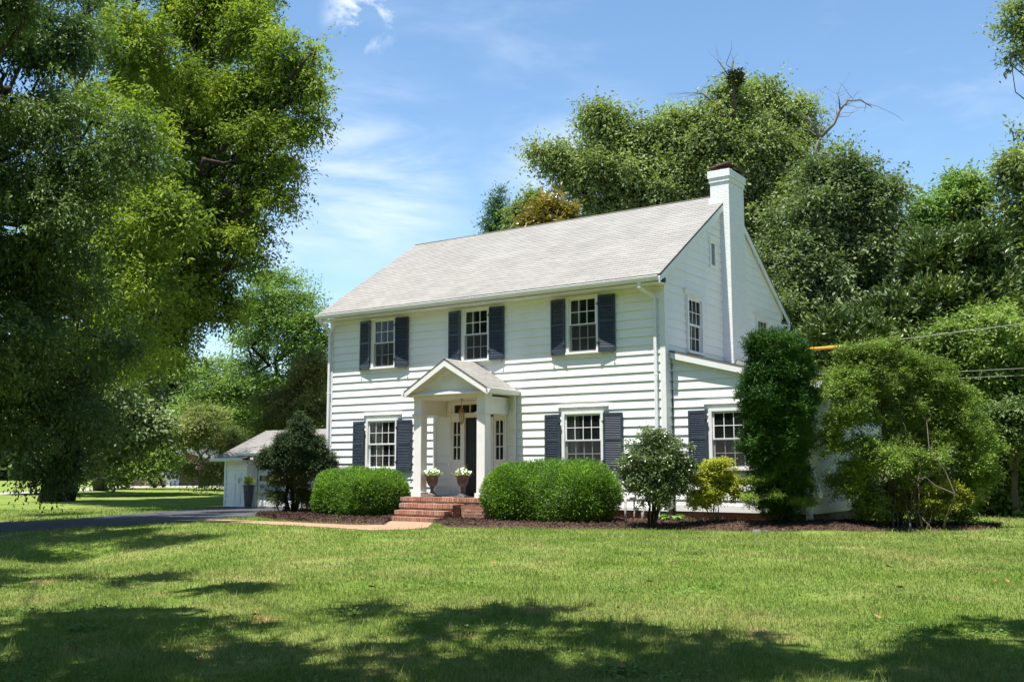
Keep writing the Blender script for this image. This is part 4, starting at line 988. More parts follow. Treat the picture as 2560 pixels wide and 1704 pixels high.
tree('magnolia_tree', 'dark glossy magnolia with yellow-tipped leaves behind the big loose shrub', 'tree', WP(2290, 1220, 35),
     plobes([(2330, 680, 75, 33), (2430, 640, 65, 33), (2280, 780, 85, 33), (2400, 760, 85, 33), (2170, 860, 70, 32), (2300, 870, 85, 32), (2080, 850, 50, 32), (2480, 700, 50, 33), (2200, 950, 90, 33), (2360, 950, 90, 33)]),
     LM_MAG, 2500, .50, 5, 7, .20, .40, r0=.3, seed=43, droop=-.15, up=.3, twigs=60, shell=.45, bark=M_BARKD, bias=(0, 0, .5))
tree('reddish_seed_tree', 'lighter airy tree at right with reddish seed clusters near its top', 'tree', WP(2380, 1200, 47),
     plobes([(2400, 480, 55, 45), (2330, 540, 55, 45), (2450, 570, 55, 45), (2350, 610, 60, 45), (2290, 600, 50, 45), (2470, 640, 50, 45)]), leaf_mat('pinkish_green_leaves', [(.05, .09, .025), (.08, .13, .035), (.11, .16, .05), (.30, .16, .09)], .35),
     1000, .8, 6, 6, .22, .4, r0=.25, seed=44, twigs=90, shell=.3, rough=.35)
tree('tall_edge_tree', 'tall leafy tree cut by the right edge of the frame', 'tree', WP(2620, 1200, 44),
     plobes([(2545, 430, 50, 42), (2560, 540, 60, 42), (2540, 640, 60, 42), (2640, 400, 110, 42), (2640, 600, 120, 42), (2520, 720, 70, 42)]), LM_MID, 1200, .8, 6, 6, .22, .45, r0=.35, seed=45, twigs=90, shell=.35)
tree('overhanging_tree', 'tree out of frame at right, only a leafy twig showing in the top right corner', 'tree', WP(2980, 1220, 26),
     plobes([(2545, 20, 30, 25), (2560, 80, 45, 25), (2545, 130, 25, 25), (2640, 60, 90, 25), (2760, 0, 120, 25), (2800, 200, 110, 26), (2900, 100, 150, 26)]), LM_MID, 900, .45, 6, 6, .12, .45, r0=.3, seed=46, twigs=60, shell=.3)
tree('hornbeam_tree', 'mid-green dense tree behind the power cables at the right edge', 'tree', WP(2480, 1230, 31),
     plobes([(2430, 820, 80, 30), (2520, 840, 80, 30), (2480, 920, 90, 30), (2400, 930, 70, 30), (2540, 980, 70, 30), (2600, 880, 110, 31), (2450, 1020, 80, 31), (2360, 860, 50, 30)]), LM_VIB, 2200, .50, 6, 7, .12, .5, r0=.25, seed=47, twigs=60, shell=.45, bark=M_BARKD)
tree('layered_tree', 'small layered grey-green tree at the right edge above the bright border shrubs', 'tree', WP(2540, 1260, 27),
     plobes([(2510, 1030, 55, 27, .3), (2560, 1060, 70, 27, .3), (2490, 1075, 50, 27, .3), (2540, 1100, 70, 27, .3), (2560, 1010, 50, 27, .3)]), LM_GREY, 700, .45, 6, 7, .10, .45, r0=.10, seed=48, flat=.2, twigs=60)
tree('border_shrub', 'bright green broad-leaved shrub at the back of the lawn, right edge', 'shrub', WP(2520, 1285, 28),
     plobes([(2500, 1180, 60, 28), (2560, 1160, 60, 28), (2450, 1200, 45, 28), (2540, 1230, 55, 28), (2590, 1220, 60, 28), (2480, 1240, 40, 28), (2420, 1160, 45, 29)]), LM_VIB, 1000, .32, 5, 6, .14, .6, r0=.05, seed=49, stems=4)
tree('small_hemlock', 'small pointed conifer rising behind the middle of the roof ridge', 'tree', WP(1250, 1180, 52),
     plobes([(1250, 480, 8, 50), (1248, 505, 15, 50), (1248, 530, 24, 50), (1250, 560, 34, 50), (1252, 595, 42, 50), (1252, 640, 48, 50)]), leaf_mat('hemlock_needles', [(.03, .06, .03), (.05, .09, .04), (.07, .12, .05)], .25), 420, .6, 6, 7, .16, .3, r0=.12, seed=50, droop=.1)
tree('young_maple', 'small light green tree beside the bronze magnolia above the roof', 'tree', WP(1330, 1180, 46),
     plobes([(1330, 520, 40, 45), (1345, 490, 25, 45), (1310, 560, 35, 45), (1370, 560, 45, 45), (1460, 560, 40, 45)]), LM_MID, 420, .6, 5, 6, .18, .45, r0=.12, seed=51, shell=.3)
tree('bronze_magnolia', 'orange-bronze leaved magnolia top just above the roof ridge', 'tree', WP(1380, 1180, 38),
     plobes([(1370, 530, 40, 37), (1410, 545, 32, 37), (1340, 560, 30, 37), (1390, 590, 50, 37)]), LM_ORG, 380, .4, 5, 6, .18, .42, r0=.12, seed=52, droop=-.1, up=.3)
# dead limbs showing above the crowns
def dead(name, label, paths, m, d):
    T = thing(name, label, 'branch'); mb = MB(); rng = np.random.default_rng(77)
    for pts, r in paths:
        P = [WP(x, y, d) for x, y in pts]; n = len(P); mb.tube(P, [r*(1-.8*i/(n-1)) for i in range(n)], 5)
        for i in range(1, n):
            for _ in range(3):
                a = P[i-1]*.5+P[i]*.5; b = a+rng.normal(0, 1, 3)*np.array([.7, .3, .5])+unit(P[-1]-P[0])*.6; mb.tube(branch_path(a, b, rng, 3, .12), [r*.2, r*.14, r*.09, r*.04], 4, cap=False)
    mb.build('limb', m, T); anchor(T, tuple(WP(paths[0][0][0][0], paths[0][0][0][1], d)))
dead('dead_limb', 'pale half-dead forked limb with bare twigs against the sky right of the tall maple', [([(2035, 440), (2045, 360), (2050, 340)], .16), ([(2050, 345), (2085, 310), (2100, 275), (2120, 252), (2150, 250), (2180, 268)], .08), ([(2050, 345), (2030, 310), (2020, 290)], .07), ([(2100, 275), (2098, 250), (2090, 222)], .04)], M_BARKP, 41)
dead('dead_limb', 'bare twiggy tip at the very top of the tall maple behind the chimney', [([(1838, 290), (1832, 220), (1828, 190), (1832, 155)], .11), ([(1828, 200), (1808, 170), (1795, 150)], .035), ([(1815, 300), (1790, 260), (1758, 235), (1735, 232)], .06)], M_BARK, 41)
# squirrel nest
rng = np.random.default_rng(5); p = WP(1840, 197, 41); V, F = leaf_quads(p+np.clip(rng.normal(0, .15, (600, 3)), -.26, .26), rng.normal(0, 1, (600, 3)), .16, .5, rng)
tag(arr_obj('squirrel_nest', V, F, mat('dead_leaves', (.055, .045, .02), .9, .1, noise=(8, (.04, .07, .015), .4, .6))), 'dark clump of a squirrel nest high in the tallest tree', 'nest')

# tree behind the camera: its shade falls on the near lawn
tree('foreground_shade_tree', 'large tree behind the viewer, out of frame, whose dappled shade covers the near lawn', 'tree', CP*np.array([1, 1, 0])+np.array([2.5, -5.5, -.55]),
     shade_lobes([(60, 1690, .9, 10), (350, 1640, .9, 10.5), (650, 1680, .9, 10), (900, 1620, .75, 11), (1150, 1560, .65, 11), (1300, 1530, .6, 11.5), (1180, 1660, .7, 10), (1500, 1600, .7, 10.5), (1650, 1690, .6, 10),
                  (1850, 1650, .65, 11), (2100, 1680, .6, 10), (2330, 1620, .65, 10.5), (2480, 1660, .8, 11), (2600, 1600, .9, 11), (60, 1590, 1., 11), (200, 1540, .75, 11.5), (420, 1560, .7, 11), (560, 1470, .55, 12), (900, 1520, .5, 12),
                  (100, 1450, .8, 12), (330, 1450, .6, 12), (1450, 1690, .7, 9), (900, 1800, 1.2, 9), (1500, 1850, 1.3, 9), (2100, 1850, 1.2, 9), (400, 1850, 1.3, 9), (0, 1780, 1.2, 9), (2600, 1800, 1.2, 9)], 10)+[(CP[0]+x, CP[1]+y, z, r_, r_, r_*.5) for x, y, z, r_ in ((-2, -3, 8, 2.6), (2, -4, 8.5, 2.8), (6, -3, 8, 2.6), (-6, -4, 8, 2.8), (-9, -1, 8.5, 2.4), (0, -8, 9, 3.4), (5, -9, 9, 3.4), (-6, -9, 9, 3.4), (10, -6, 8, 3), (1, -2.5, 11, 2.8), (-4, -2.5, 11, 2.6), (7, -1.5, 11, 2.6), (11, -1, 10, 2.6), (-12, -5, 7, 3), (0, -12, 6, 4), (9, -13, 6, 4), (-9, -13, 6, 4), (-15, -9, 5, 4), (16, -9, 6, 4))],  # second list: extra lobes added around the camera to block sky light
     LM_MID, 7500, .42, 5, 6, .22, .6, r0=.35, limb=.25, puff=(16, .38), seed=61, twigs=60, shell=.1, fork=.5, rough=.3)

# ---- shrubs along the house
def dome_shrub(name, label, cat, pxl, pxr, pyt, pyb, m, nclump, cr, size, width, seed, depth=None, squash=None, dome=True, nt=5, nl=5, **kw):
    g = GP((pxl+pxr)/2, pyb); d = depth or depth_of(g); k = d/FPX
    w_ = (pxr-pxl)*k; h_ = (pyb-pyt)*k
    return g, d, w_, h_
def hedge(name, label, cx, cy, lx_, ly_, h_, m, n, seed, rot=0., size=.038, cr=.09, zb=-.28):
    """clipped evergreen mound: dense small leaves over an uneven mound"""
    rng = np.random.default_rng(seed); T = thing(name, label, 'hedge'); N_ = n
    u = rng.uniform(0, 2*np.pi, N_); tv = rng.uniform(-.97, 1, N_); v = np.arcsin(np.sign(tv)*np.abs(tv)**1.39)
    def super_(c, e): return np.sign(c)*np.abs(c)**e
    cxv = super_(np.cos(v), .62); X = lx_*cxv*super_(np.cos(u), .75); Y = ly_*cxv*super_(np.sin(u), .75); Z = h_*.5+h_*.52*super_(np.sin(v), .72)
    lump = 1+.045*np.sin(X*5+seed)*np.sin(Y*4.1+Z*5)+.035*np.sin(X*2.3+seed*2)
    dep = rng.uniform(0, 1, N_)**1.8*.22; inn = rng.uniform(0, 1, N_) < .22; dep = np.where(inn, rng.uniform(.2, .6, N_), dep); s = lump*(1-dep)
    P = np.stack([X*s, Y*s, np.maximum(h_*.5+(Z-h_*.5)*s, .05)], 1); nrm = unit(np.stack([X/lx_**2, Y/ly_**2, (Z-h_*.5)/(h_*.5)**2], 1))
    ns = 5
    tw = unit(nrm*.9+np.array([0, 0, .55])+rng.normal(0, .45, P.shape))
    stray = (rng.uniform(0, 1, N_) < .02)[:, None]*rng.uniform(.03, .10, (N_, 1))
    Q = (P+tw*stray)[:, None]+tw[:, None]*(np.linspace(0, cr, ns)[None, :, None])
    D = tw[:, None]*.9+rng.normal(0, .75, Q.shape); V, F = leaf_quads(Q.reshape(-1, 3), D.reshape(-1, 3), size, .5, rng, 1.0)
    c_, s_ = math.cos(rot), math.sin(rot); V = V@np.array([[c_, s_, 0], [-s_, c_, 0], [0, 0, 1]])+np.array([cx, cy, zb])
    arr_obj('foliage', V, F, m, T)
    mb = MB()
    for i in range(16):
        a = rng.uniform(0, 6.28); r = rng.uniform(0, .35); q = np.array([cx+math.cos(a)*r*lx_*2*.5, cy+math.sin(a)*r*ly_, zb-.05]); e = np.array([cx+math.cos(a)*lx_*.7, cy+math.sin(a)*ly_*.6, zb+h_*.65]); mb.tube(branch_path(q, e, rng, 4, .06), [.02, .016, .012, .008, .004], 5)
    mb.build('stems', M_BARK, T); anchor(T, (cx, cy, zb)); return T
hedge('boxwood_hedge', 'wide rounded bright green hedge right of the brick steps, below the right window', -2.42, -1.22, 1.66, .80, 1.42, LM_BOX, 27000, 3, .02)
hedge('boxwood_hedge', 'smaller rounded bright green hedge left of the brick steps', -8.42, -1.25, 1.40, .86, 1.24, LM_BOX, 22000, 4)

def shrub(name, label, cat, base_px, lobes, m, n, cr, size, width, seed, nt=5, nl=6, stems=6, r0=.022, dshift=0., bark=None, **kw):
    g = GP(*base_px); d = depth_of(g)+dshift
    L_ = plobes([(x, y, r, d+(q[0] if q else 0), (q[1] if len(q) > 1 else .9)) for x, y, r, *q in lobes])
    return tree(name, label, cat, g, L_, m, n, cr, nt, nl, size, width, r0=r0, seed=seed, stems=stems, bark=bark or M_BARK, **kw)
shrub('holly_shrub', 'rounded grey-green glossy shrub between the bright hedge and the golden shrub', 'shrub', (1632, 1312),
      [(1625, 1110, 40), (1668, 1120, 45), (1600, 1160, 48), (1690, 1170, 45), (1640, 1170, 65), (1610, 1210, 50), (1690, 1215, 38), (1650, 1235, 45), (1585, 1190, 30), (1645, 1090, 25)],
      LM_HOL, 1500, .16, .060, .45, 71, stems=5, r0=.035, twigs=90, fork=.2, shell=.4, up=.5, zmin=.12, bark=M_BARKD)
shrub('golden_shrub', 'golden-yellow leaved shrub under the wing window', 'shrub', (1785, 1308),
      [(1785, 1178, 40), (1745, 1200, 34), (1828, 1198, 38), (1740, 1238, 28), (1790, 1228, 38), (1835, 1235, 24), (1745, 1258, 18), (1795, 1165, 24), (1775, 1252, 24)],
      LM_GOLD, 1000, .12, .045, .5, 72, stems=10, r0=.010, spread=.10, twigs=150, fork=.3, shell=.35, flat=.4, bark=M_BARKP)
yg = GP(1955, 1312); yd = depth_of(yg)
tree('columnar_yew', 'tall dark green columnar yew in front of the wing corner, thin at its base', 'shrub', yg,
     plobes([(1945, 900, 72, yd), (1935, 870, 50, yd), (1975, 880, 45, yd), (1940, 960, 80, yd), (1950, 1020, 78, yd), (1945, 1070, 72, yd), (1890, 950, 35, yd), (2000, 990, 40, yd), (1905, 880, 30, yd), (1985, 1050, 42, yd), (1895, 1040, 38, yd), (1935, 1110, 70, yd), (1990, 1100, 45, yd), (1885, 1110, 35, yd), (1900, 860, 36, yd), (1990, 920, 40, yd), (1880, 990, 35, yd), (1930, 1170, 52, yd), (1980, 1180, 42, yd), (1900, 1235, 34, yd, .8), (1965, 1235, 38, yd, .9), (2008, 1225, 24, yd, .8), (1930, 1275, 24, yd, .8), (1985, 1270, 22, yd, .8)]),
     LM_YEW, 4300, .15, 7, 7, .058, .28, r0=.045, seed=73, stems=4, droop=.05, shell=.62, fork=.35, twigs=200, bark=M_BARKD, bias=(0, 0, .3), rough=.16, puff=None)
yt2 = tree('sparse_yew_shoots', 'sparse lighter green shoots around the foot of the columnar yew', 'shrub', yg+np.array([.02, -.12, 0]),
     plobes([(1895, 1200, 24, yd-.2, .5), (1880, 1240, 22, yd-.3, .5), (1925, 1180, 25, yd-.2, .5), (1990, 1250, 20, yd-.3, .5), (2020, 1255, 18, yd-.2, .5), (1940, 1235, 22, yd-.4, .5), (2000, 1200, 25, yd, .5), (1900, 1150, 25, yd, .6), (1985, 1150, 30, yd, .6)]),
     leaf_mat('yew_shoots', [(.05, .08, .015), (.09, .13, .02), (.14, .18, .03)], .3), 420, .12, 6, 7, .045, .3, r0=.013, seed=74, stems=12, spread=.12, fork=.15, twigs=160, bark=M_BARKD, flat=.3)
# left conifer: crown above bare brown under-branches
sg = GP(728, 1284); sd = depth_of(sg)
tree('topped_spruce', 'dark bushy conifer by the left corner of the house, browned and open below', 'tree', sg,
     plobes([(753, 1030, 5, sd, 2), (752, 1045, 12, sd, 1.3), (750, 1065, 22, sd), (742, 1090, 32, sd), (765, 1092, 26, sd), (715, 1112, 32, sd, .7), (782, 1115, 32, sd, .7), (745, 1125, 52, sd, .8), (682, 1132, 32, sd, .45), (806, 1140, 28, sd, .45), (690, 1155, 40, sd, .4), (740, 1162, 46, sd, .4), (800, 1160, 36, sd, .4), (662, 1148, 20, sd, .4), (822, 1152, 16, sd, .4)]),
     LM_SPR, 2200, .15, 7, 7, .062, .26, r0=.07, seed=75, stems=3, shell=.5, fork=.45, twigs=250, bark=M_BARKD, bias=(0, 0, .2), rough=.25, puff=None)
tree('spruce_undergrowth', 'open greenish-brown lower branches under the dark conifer by the drive', 'shrub', sg+np.array([.1, -.1, 0]),
     plobes([(700, 1200, 35, sd), (760, 1200, 40, sd), (690, 1240, 30, sd), (735, 1240, 40, sd), (775, 1240, 35, sd), (730, 1190, 35, sd)]),
     leaf_mat('browned_needles', [(.035, .03, .016), (.05, .05, .02), (.06, .08, .025), (.10, .12, .04)], .2), 900, .18, 6, 6, .06, .28, r0=.022, seed=76, stems=14, spread=.14, fork=.2, twigs=260, bark=M_BARKD, shell=.3)
# right loose shrub mass
bg_ = GP(2150, 1318); bd = depth_of(bg_)
tree('loose_shrub', 'big loose green shrub right of the yew, greyish and twiggy in the middle', 'shrub', bg_+np.array([.8, .75, 0]),
     plobes([(2140, 930, 70, bd+.6), (2230, 920, 65, bd+1), (2100, 980, 60, bd+.3), (2330, 980, 65, bd+1.2), (2120, 1050, 70, bd), (2230, 1030, 90, bd+.8), (2360, 1070, 75, bd+1), (2420, 1060, 55, bd+1.2), (2170, 1140, 70, bd), (2290, 1150, 70, bd+.6), (2085, 1100, 45, bd), (2430, 1150, 50, bd+1), (2180, 890, 40, bd+.6), (2300, 920, 45, bd+1), (2390, 1000, 50, bd+1.2), (2120, 1200, 45, bd+.2), (2180, 1240, 40, bd+.2), (2250, 1230, 50, bd+.6), (2320, 1240, 50, bd+.9), (2400, 1230, 45, bd+1.2), (2450, 1200, 40, bd+1.3), (2170, 1275, 34, bd+.2), (2240, 1282, 34, bd+.4), (2320, 1284, 34, bd+.7), (2400, 1278, 32, bd+1.0), (2465, 1110, 30, bd+1.2), (2130, 885, 26, bd+.5), (2215, 868, 26, bd+.8), (2350, 925, 28, bd+1.1)]),
     LM_PRIV, 5200, .22, 6, 7, .055, .45, r0=.022, seed=77, stems=20, spread=.28, shell=.25, fork=.20, twigs=420, bark=M_BARK, rough=.3, droop=.1)
tree('golden_privet', 'low golden-green spreading shrub under the big loose shrub', 'shrub', GP(2330, 1314),
     plobes([(2270, 1225, 35, bd+.5, .5), (2330, 1215, 40, bd+.5, .5), (2380, 1230, 35, bd+.6, .5), (2300, 1255, 35, bd+.4, .5), (2360, 1265, 30, bd+.4, .5), (2250, 1265, 25, bd+.4, .5), (2420, 1240, 25, bd+.8, .5)]),
     leaf_mat('gold_green_leaves', [(.07, .08, .012), (.12, .13, .02), (.19, .19, .025)], .4), 650, .16, 5, 6, .05, .45, r0=.014, seed=78, stems=14, spread=.35, fork=.2, twigs=140, flat=.3, bark=M_BARKD)
tree('dark_backing_shrub', 'dark green shrub behind the loose shrub, beside the back lawn', 'shrub', GP(2400, 1292),
     plobes([(2350, 1180, 50, bd+3), (2420, 1210, 45, bd+3), (2300, 1200, 50, bd+3), (2400, 1150, 50, bd+3.2), (2250, 1180, 50, bd+3), (2370, 1240, 40, bd+3)]), LM_MID2, 800, .25, 5, 6, .09, .5, r0=.03, seed=79, stems=5, bark=M_BARKD)
# small broad-leaved plant by the corner and tiny sprouts
def rosette(name, label, base, n, L_, seed, m, w_=.55):
    rng = np.random.default_rng(seed); T = thing(name, label, 'plant'); base = np.array(base); V = []; F = []; mb = MB()
    for i in range(n):
        a = rng.uniform(0, 6.28); r = rng.uniform(.05, .30)*L_/.16; z = rng.uniform(.08, .28)*L_/.16; c = base+np.array([math.cos(a)*r, math.sin(a)*r*.6, z])
        mb.tube([base, c], .005, 4, cap=False)
        d = np.array([math.cos(a), math.sin(a), -.25+rng.uniform(-.2, .2)]); d /= np.linalg.norm(d); s = np.cross(d, (0, 0, 1)); s /= np.linalg.norm(s); u_ = np.cross(s, d)
        k = len(V); ll = L_*rng.uniform(.7, 1.2); ww = ll*w_
        for j, (t, wv) in enumerate(((0, .05), (.25, .85), (.5, 1.), (.78, .7), (1, .03))):
            c0 = c+d*ll*t-np.array([0, 0, 1])*ll*.25*t*t
            V += [c0-s*ww*wv*.5+u_*ww*.14*wv, c0, c0+s*ww*wv*.5+u_*ww*.14*wv]
        for j in range(4): F += [(k+3*j, k+3*j+1, k+3*j+4, k+3*j+3), (k+3*j+1, k+3*j+2, k+3*j+5, k+3*j+4)]
    arr_obj('leaves', V, F, m, T, smooth=True); mb.build('stalks', M_BARK, T); anchor(T, tuple(base))
rosette('broadleaf_plant', 'low plant with large round green leaves beside the downspout base', (.28, -.38, -.25), 22, .17, 3, leaf_mat('broad_leaves', [(.05, .11, .02), (.08, .16, .03)], .3, rough=.35), .8)
g = GP(2118, 1302); rosette('seedling', 'tiny bright green seedling in the mulch left of the big loose shrub', tuple(g), 10, .07, 4, leaf_mat('seedling_leaves', [(.10, .17, .03), (.14, .22, .04)], .3), .6)

# ---- urn flowers
M_PET = mat('white_petals', (.80, .79, .70), .6, .2)
LM_URN = leaf_mat('urn_foliage', [(.10, .16, .03), (.16, .22, .05), (.24, .28, .08)], .3)
def flowers(x, y, label, seed):
    rng = np.random.default_rng(seed); T = thing('flower_arrangement', label, 'flowers', group='white petunias in the porch urns'); zt = FZ+.64
    c = np.stack([x+rng.normal(0, .12, 260), y+rng.normal(0, .12, 260), zt+np.abs(rng.normal(0, .05, 260))], 1)
    V, F = leaf_quads(c, rng.normal(0, 1, c.shape)+(0, 0, .2), .06, .5, rng); arr_obj('foliage', V, F, LM_URN, T)
    mb = MB()
    for i in range(30):
        a = rng.uniform(0, 6.28); r = .24*math.sqrt(rng.uniform(0, 1)); p = np.array([x+r*math.cos(a), y+r*math.sin(a), zt+.06+.10*(1-(r/.24)**2)+rng.uniform(-.03, .05)]); n_ = unit(np.array([math.cos(a)*r*5, math.sin(a)*r*5-.5, .8])+rng.normal(0, .3, 3))
        u_ = unit(np.cross(n_, (0, 0, 1))); v_ = np.cross(n_, u_); rad = rng.uniform(.028, .042)
        pts = [p+rad*(1-.18*(k % 2))*(math.cos(k*math.pi/5)*u_+math.sin(k*math.pi/5)*v_)+n_*.012 for k in range(10)]
        for k in range(10): mb.face([p, pts[k], pts[(k+1) % 10]])
    mb.build('blossoms', M_PET, T)
    mb = MB()
    for i in range(11):
        a = rng.uniform(0, 6.28); ln = rng.uniform(.25, .42); sp = rng.uniform(.03, .20); b = np.array([x+.03*math.cos(a), y+.03*math.sin(a)+.02, zt]); s = np.array([-math.sin(a), math.cos(a), 0])*.011
        prev = b
        for k in range(1, 6):
            t = k/5; q = b+np.array([math.cos(a)*sp*t**1.6, math.sin(a)*sp*t**1.6, ln*t-(.5*sp*t**3)]); w0 = 1-(k-1)/5; w1 = 1-t+.02; mb.face([prev-s*w0, prev+s*w0, q+s*w1, q-s*w1]); prev = q
    mb.build('spiky_leaves', LM_URN, T); anchor(T, (x, y, zt)); T.scale = (.87,)*3; T.location.z = FZ+.64*.87
flowers(*U1, 'white petunias and spiky grass in the left porch urn', 5); flowers(*U2, 'white petunias and spiky grass in the right porch urn', 6)

# ---------------------------------------------------------------- garage
gar = thing('garage', 'low white garage with grey hip roof and cupboard doors, beside the drive', 'garage')
gz = -.36
GA = at_ = GP(561, 1266)
def gproj(px, py, y=None, x=None):
    d = FW + RT*(px-1280)/FPX + UP*(852-py)/FPX
    t = ((y-CP[1])/d[1]) if y is not None else ((x-CP[0])/d[0]); return CP+t*d
gy = GA[1]; gx0 = GA[0]
gx1 = gproj(619, 1180, y=gy)[0]         # right end of the cupboard bay
gy2 = gy+.30                              # recessed main front
gdx = gproj(637, 1200, y=gy2)[0]; zE1 = gproj(600, 1148, y=gy-.25)[2]; zE2 = gproj(620, 1134, y=gy2-.3)[2]
gdt = gproj(650, 1163, y=gy2)[2]; PX_ = lambda u, o, z: (u, gy-o, z)
mb = MB(); siding(mb, PX_, gx0, gx0+.42, gz-.1, zE1-.02, [], rng=random.Random(2)); siding(mb, PX_, gx0+.42, gx1, zE1-.28, zE1-.02, [], rng=random.Random(2))
siding(mb, lambda u, o, z: (gx0-o, -u, z), -gy-6, -gy, gz-.1, zE1-.02, [], rng=random.Random(2))
siding(mb, lambda u, o, z: (u, gy2-o, z), gx1-.05, gx1+6.6, gz-.1, zE2-.02, [(gdx+.02, gdx+3.0, -1, gdt)], rng=random.Random(2))
mb.face([(gx1, gy, gz-.1), (gx1, gy2, gz-.1), (gx1, gy2, zE1), (gx1, gy, zE1)])
mb.box((gx0+.05, gy+6, gz), (gx1+6.6, gy+6.05, zE1)); mb.face([(gx1+6.6, gy2, gz-.1), (gx1+6.6, gy+6, gz-.1), (gx1+6.6, gy+6, zE2), (gx1+6.6, gy2, zE2)])
mb.build('wall', M_SIDE, gar)
for x in (gx0, ): mb = MB(); mb.box((x-.03, gy-.035, gz-.05), (x+.07, gy+.07, zE1)); mb.build('corner_board', M_TRIM, gar)
mb = MB(); mb.box((gx0+.42, gy-.03, gz-.02), (gx0+.5, gy-.005, zE1-.28)); mb.box((gx1-.06, gy-.03, gz-.02), (gx1, gy-.005, zE1-.28)); mb.box((gx0+.5, gy-.03, zE1-.36), (gx1-.06, gy-.005, zE1-.28)); mb.build('door_frame', M_TRIM, gar)
xm = (gx0+.5+gx1-.06)/2
for a, b in ((gx0+.505, xm-.004), (xm+.004, gx1-.065)):
    mb = MB(); mb.box((a, gy-.02, gz+.03), (b, gy+.0, zE1-.365)); zt = zE1-.365; zm_ = gz+.9
    for z0, z1 in ((gz+.03, gz+.14), (zm_-.05, zm_+.05), (zt-.1, zt)): mb.box((a, gy-.032, z0), (b, gy-.0201, z1))
    for x in (a, b-.07): mb.box((x, gy-.0318, gz+.03), (x+.07, gy-.0201, zt))
    cdr = mb.build('cupboard_door', M_TRIM, gar)
    mb = MB(); xh = b-.035 if a < xm-.1 else a+.035; mb.tube([(xh, gy-.035, zm_-.02), (xh, gy-.06, zm_+.0), (xh, gy-.06, zm_+.12), (xh, gy-.035, zm_+.14)], .008, 5); mb.build('handle', M_IRON, cdr)
# main panelled garage door
dx0, dx1 = gdx+.14, gdx+2.84; dh = (gdt-gz)/5
mb = MB(); mb.box((dx0, gy2+.02, gz), (dx1, gy2+.05, gdt))
ps = (dx1-dx0)/4
for i in range(4):
    for j in range(5):
        x0 = dx0+i*ps+.09; x1 = dx0+(i+1)*ps-.09; z0 = gz+j*dh+.07; z1 = z0+dh-.12
        if j == 3: continue
        mb.box((x0, gy2+.008, z0), (x1, gy2+.0199, z1))
gd = mb.build('garage_door', M_TRIM, gar)
for i in range(4):
    mb = MB(); x0 = dx0+i*ps+.10; x1 = dx0+(i+1)*ps-.10; mb.box((x0, gy2+.006, gz+3*dh+.05), (x1, gy2+.0198, gz+4*dh-.05)); mb.build('pane', mat('dark_pane', (.015, .02, .022), .1, .6), gd)
mb = MB(); mb.box((gdx, gy2-.03, gz), (gdx+.13, gy2+.0, gdt)); mb.box((dx1+.01, gy2-.03, gz), (dx1+.15, gy2, gdt)); mb.box((gdx+.131, gy2-.028, gdt-.001), (dx1, gy2, gdt+.12)); mb.build('door_frame', M_TRIM, gar)
# roofs
hx0 = gx0-.35; rt = gproj(700, 1076, y=gy+3.2)[2]
r2x = gx1+7.0
rp = gproj(822, 1055, y=gy+3.4); ra_ = gproj(664, 1091, y=gy+3.4); ZG = (rp[2]+ra_[2])/2; AX = ra_[0]; print('garage', gx0, gx1, gy, gdx, gdt, zE1, zE2, rp, ra_)
e1 = zE1+.03; e2 = zE2+.03
roof_plane('roof', M_SHING_GREY, (gx1-.55, gy2-.35, e2), (r2x, gy2-.35, e2), (r2x, gy+3.4, ZG), (AX, gy+3.4, ZG), parent=gar)
roof_plane('roof', M_SHING_GREY, (hx0, gy+6.3, e1-.02), (hx0, gy-.35, e1-.02), (AX, gy+3.4, ZG-.01), (AX, gy+3.41, ZG-.01), parent=gar)
roof_plane('roof', M_SHING_GREY, (hx0, gy-.35, e1), (gx1+.15, gy-.35, e1), (gx1+.15, gy2+.35, e2+.07), (gx0+1.0, gy2+.35, e2+.07), parent=gar)
roof_plane('roof', M_SHING_GREY, (r2x, gy+6.3, e1), (hx0, gy+6.3, e1), (AX, gy+3.4, ZG), (r2x, gy+3.4, ZG), parent=gar)
gutter(hx0, gx1+.12, gy-.34, zE1+.04, 1, gar); gutter(gx1-.55, r2x, gy2-.34, zE2+.04, 1, gar)
mb = MB(); mb.box((hx0+.02, gy-.33, zE1-.05), (gx1+.1, gy, zE1-.02)); mb.box((gx1-.5, gy2-.33, zE2-.05), (r2x, gy2, zE2-.02)); mb.build('soffit', M_TRIM, gar)
mb = MB(); wl = (gproj(628, 1160, y=gy2)[0], gy2-.03); wz = gproj(628, 1177, y=gy2-.1)[2]-1.10; mb.lathe([(.02, 0), (.06, .02), (.085, .26), (.11, .27), (.05, .38), (.01, .44)], (wl[0], wl[1]-.16, wz+1.30-.05), 8); mb.box((wl[0]-.05, wl[1]-.0, wz+1.10), (wl[0]+.05, wl[1]+.025, wz+1.28)); mb.tube([(wl[0], wl[1], wz+1.18), (wl[0], wl[1]-.14, wz+1.15), (wl[0], wl[1]-.16, wz+1.26)], .015, 5); mb.build('wall_lantern', M_IRON, gar)
anchor(gar, (gx0+3, gy, gz))
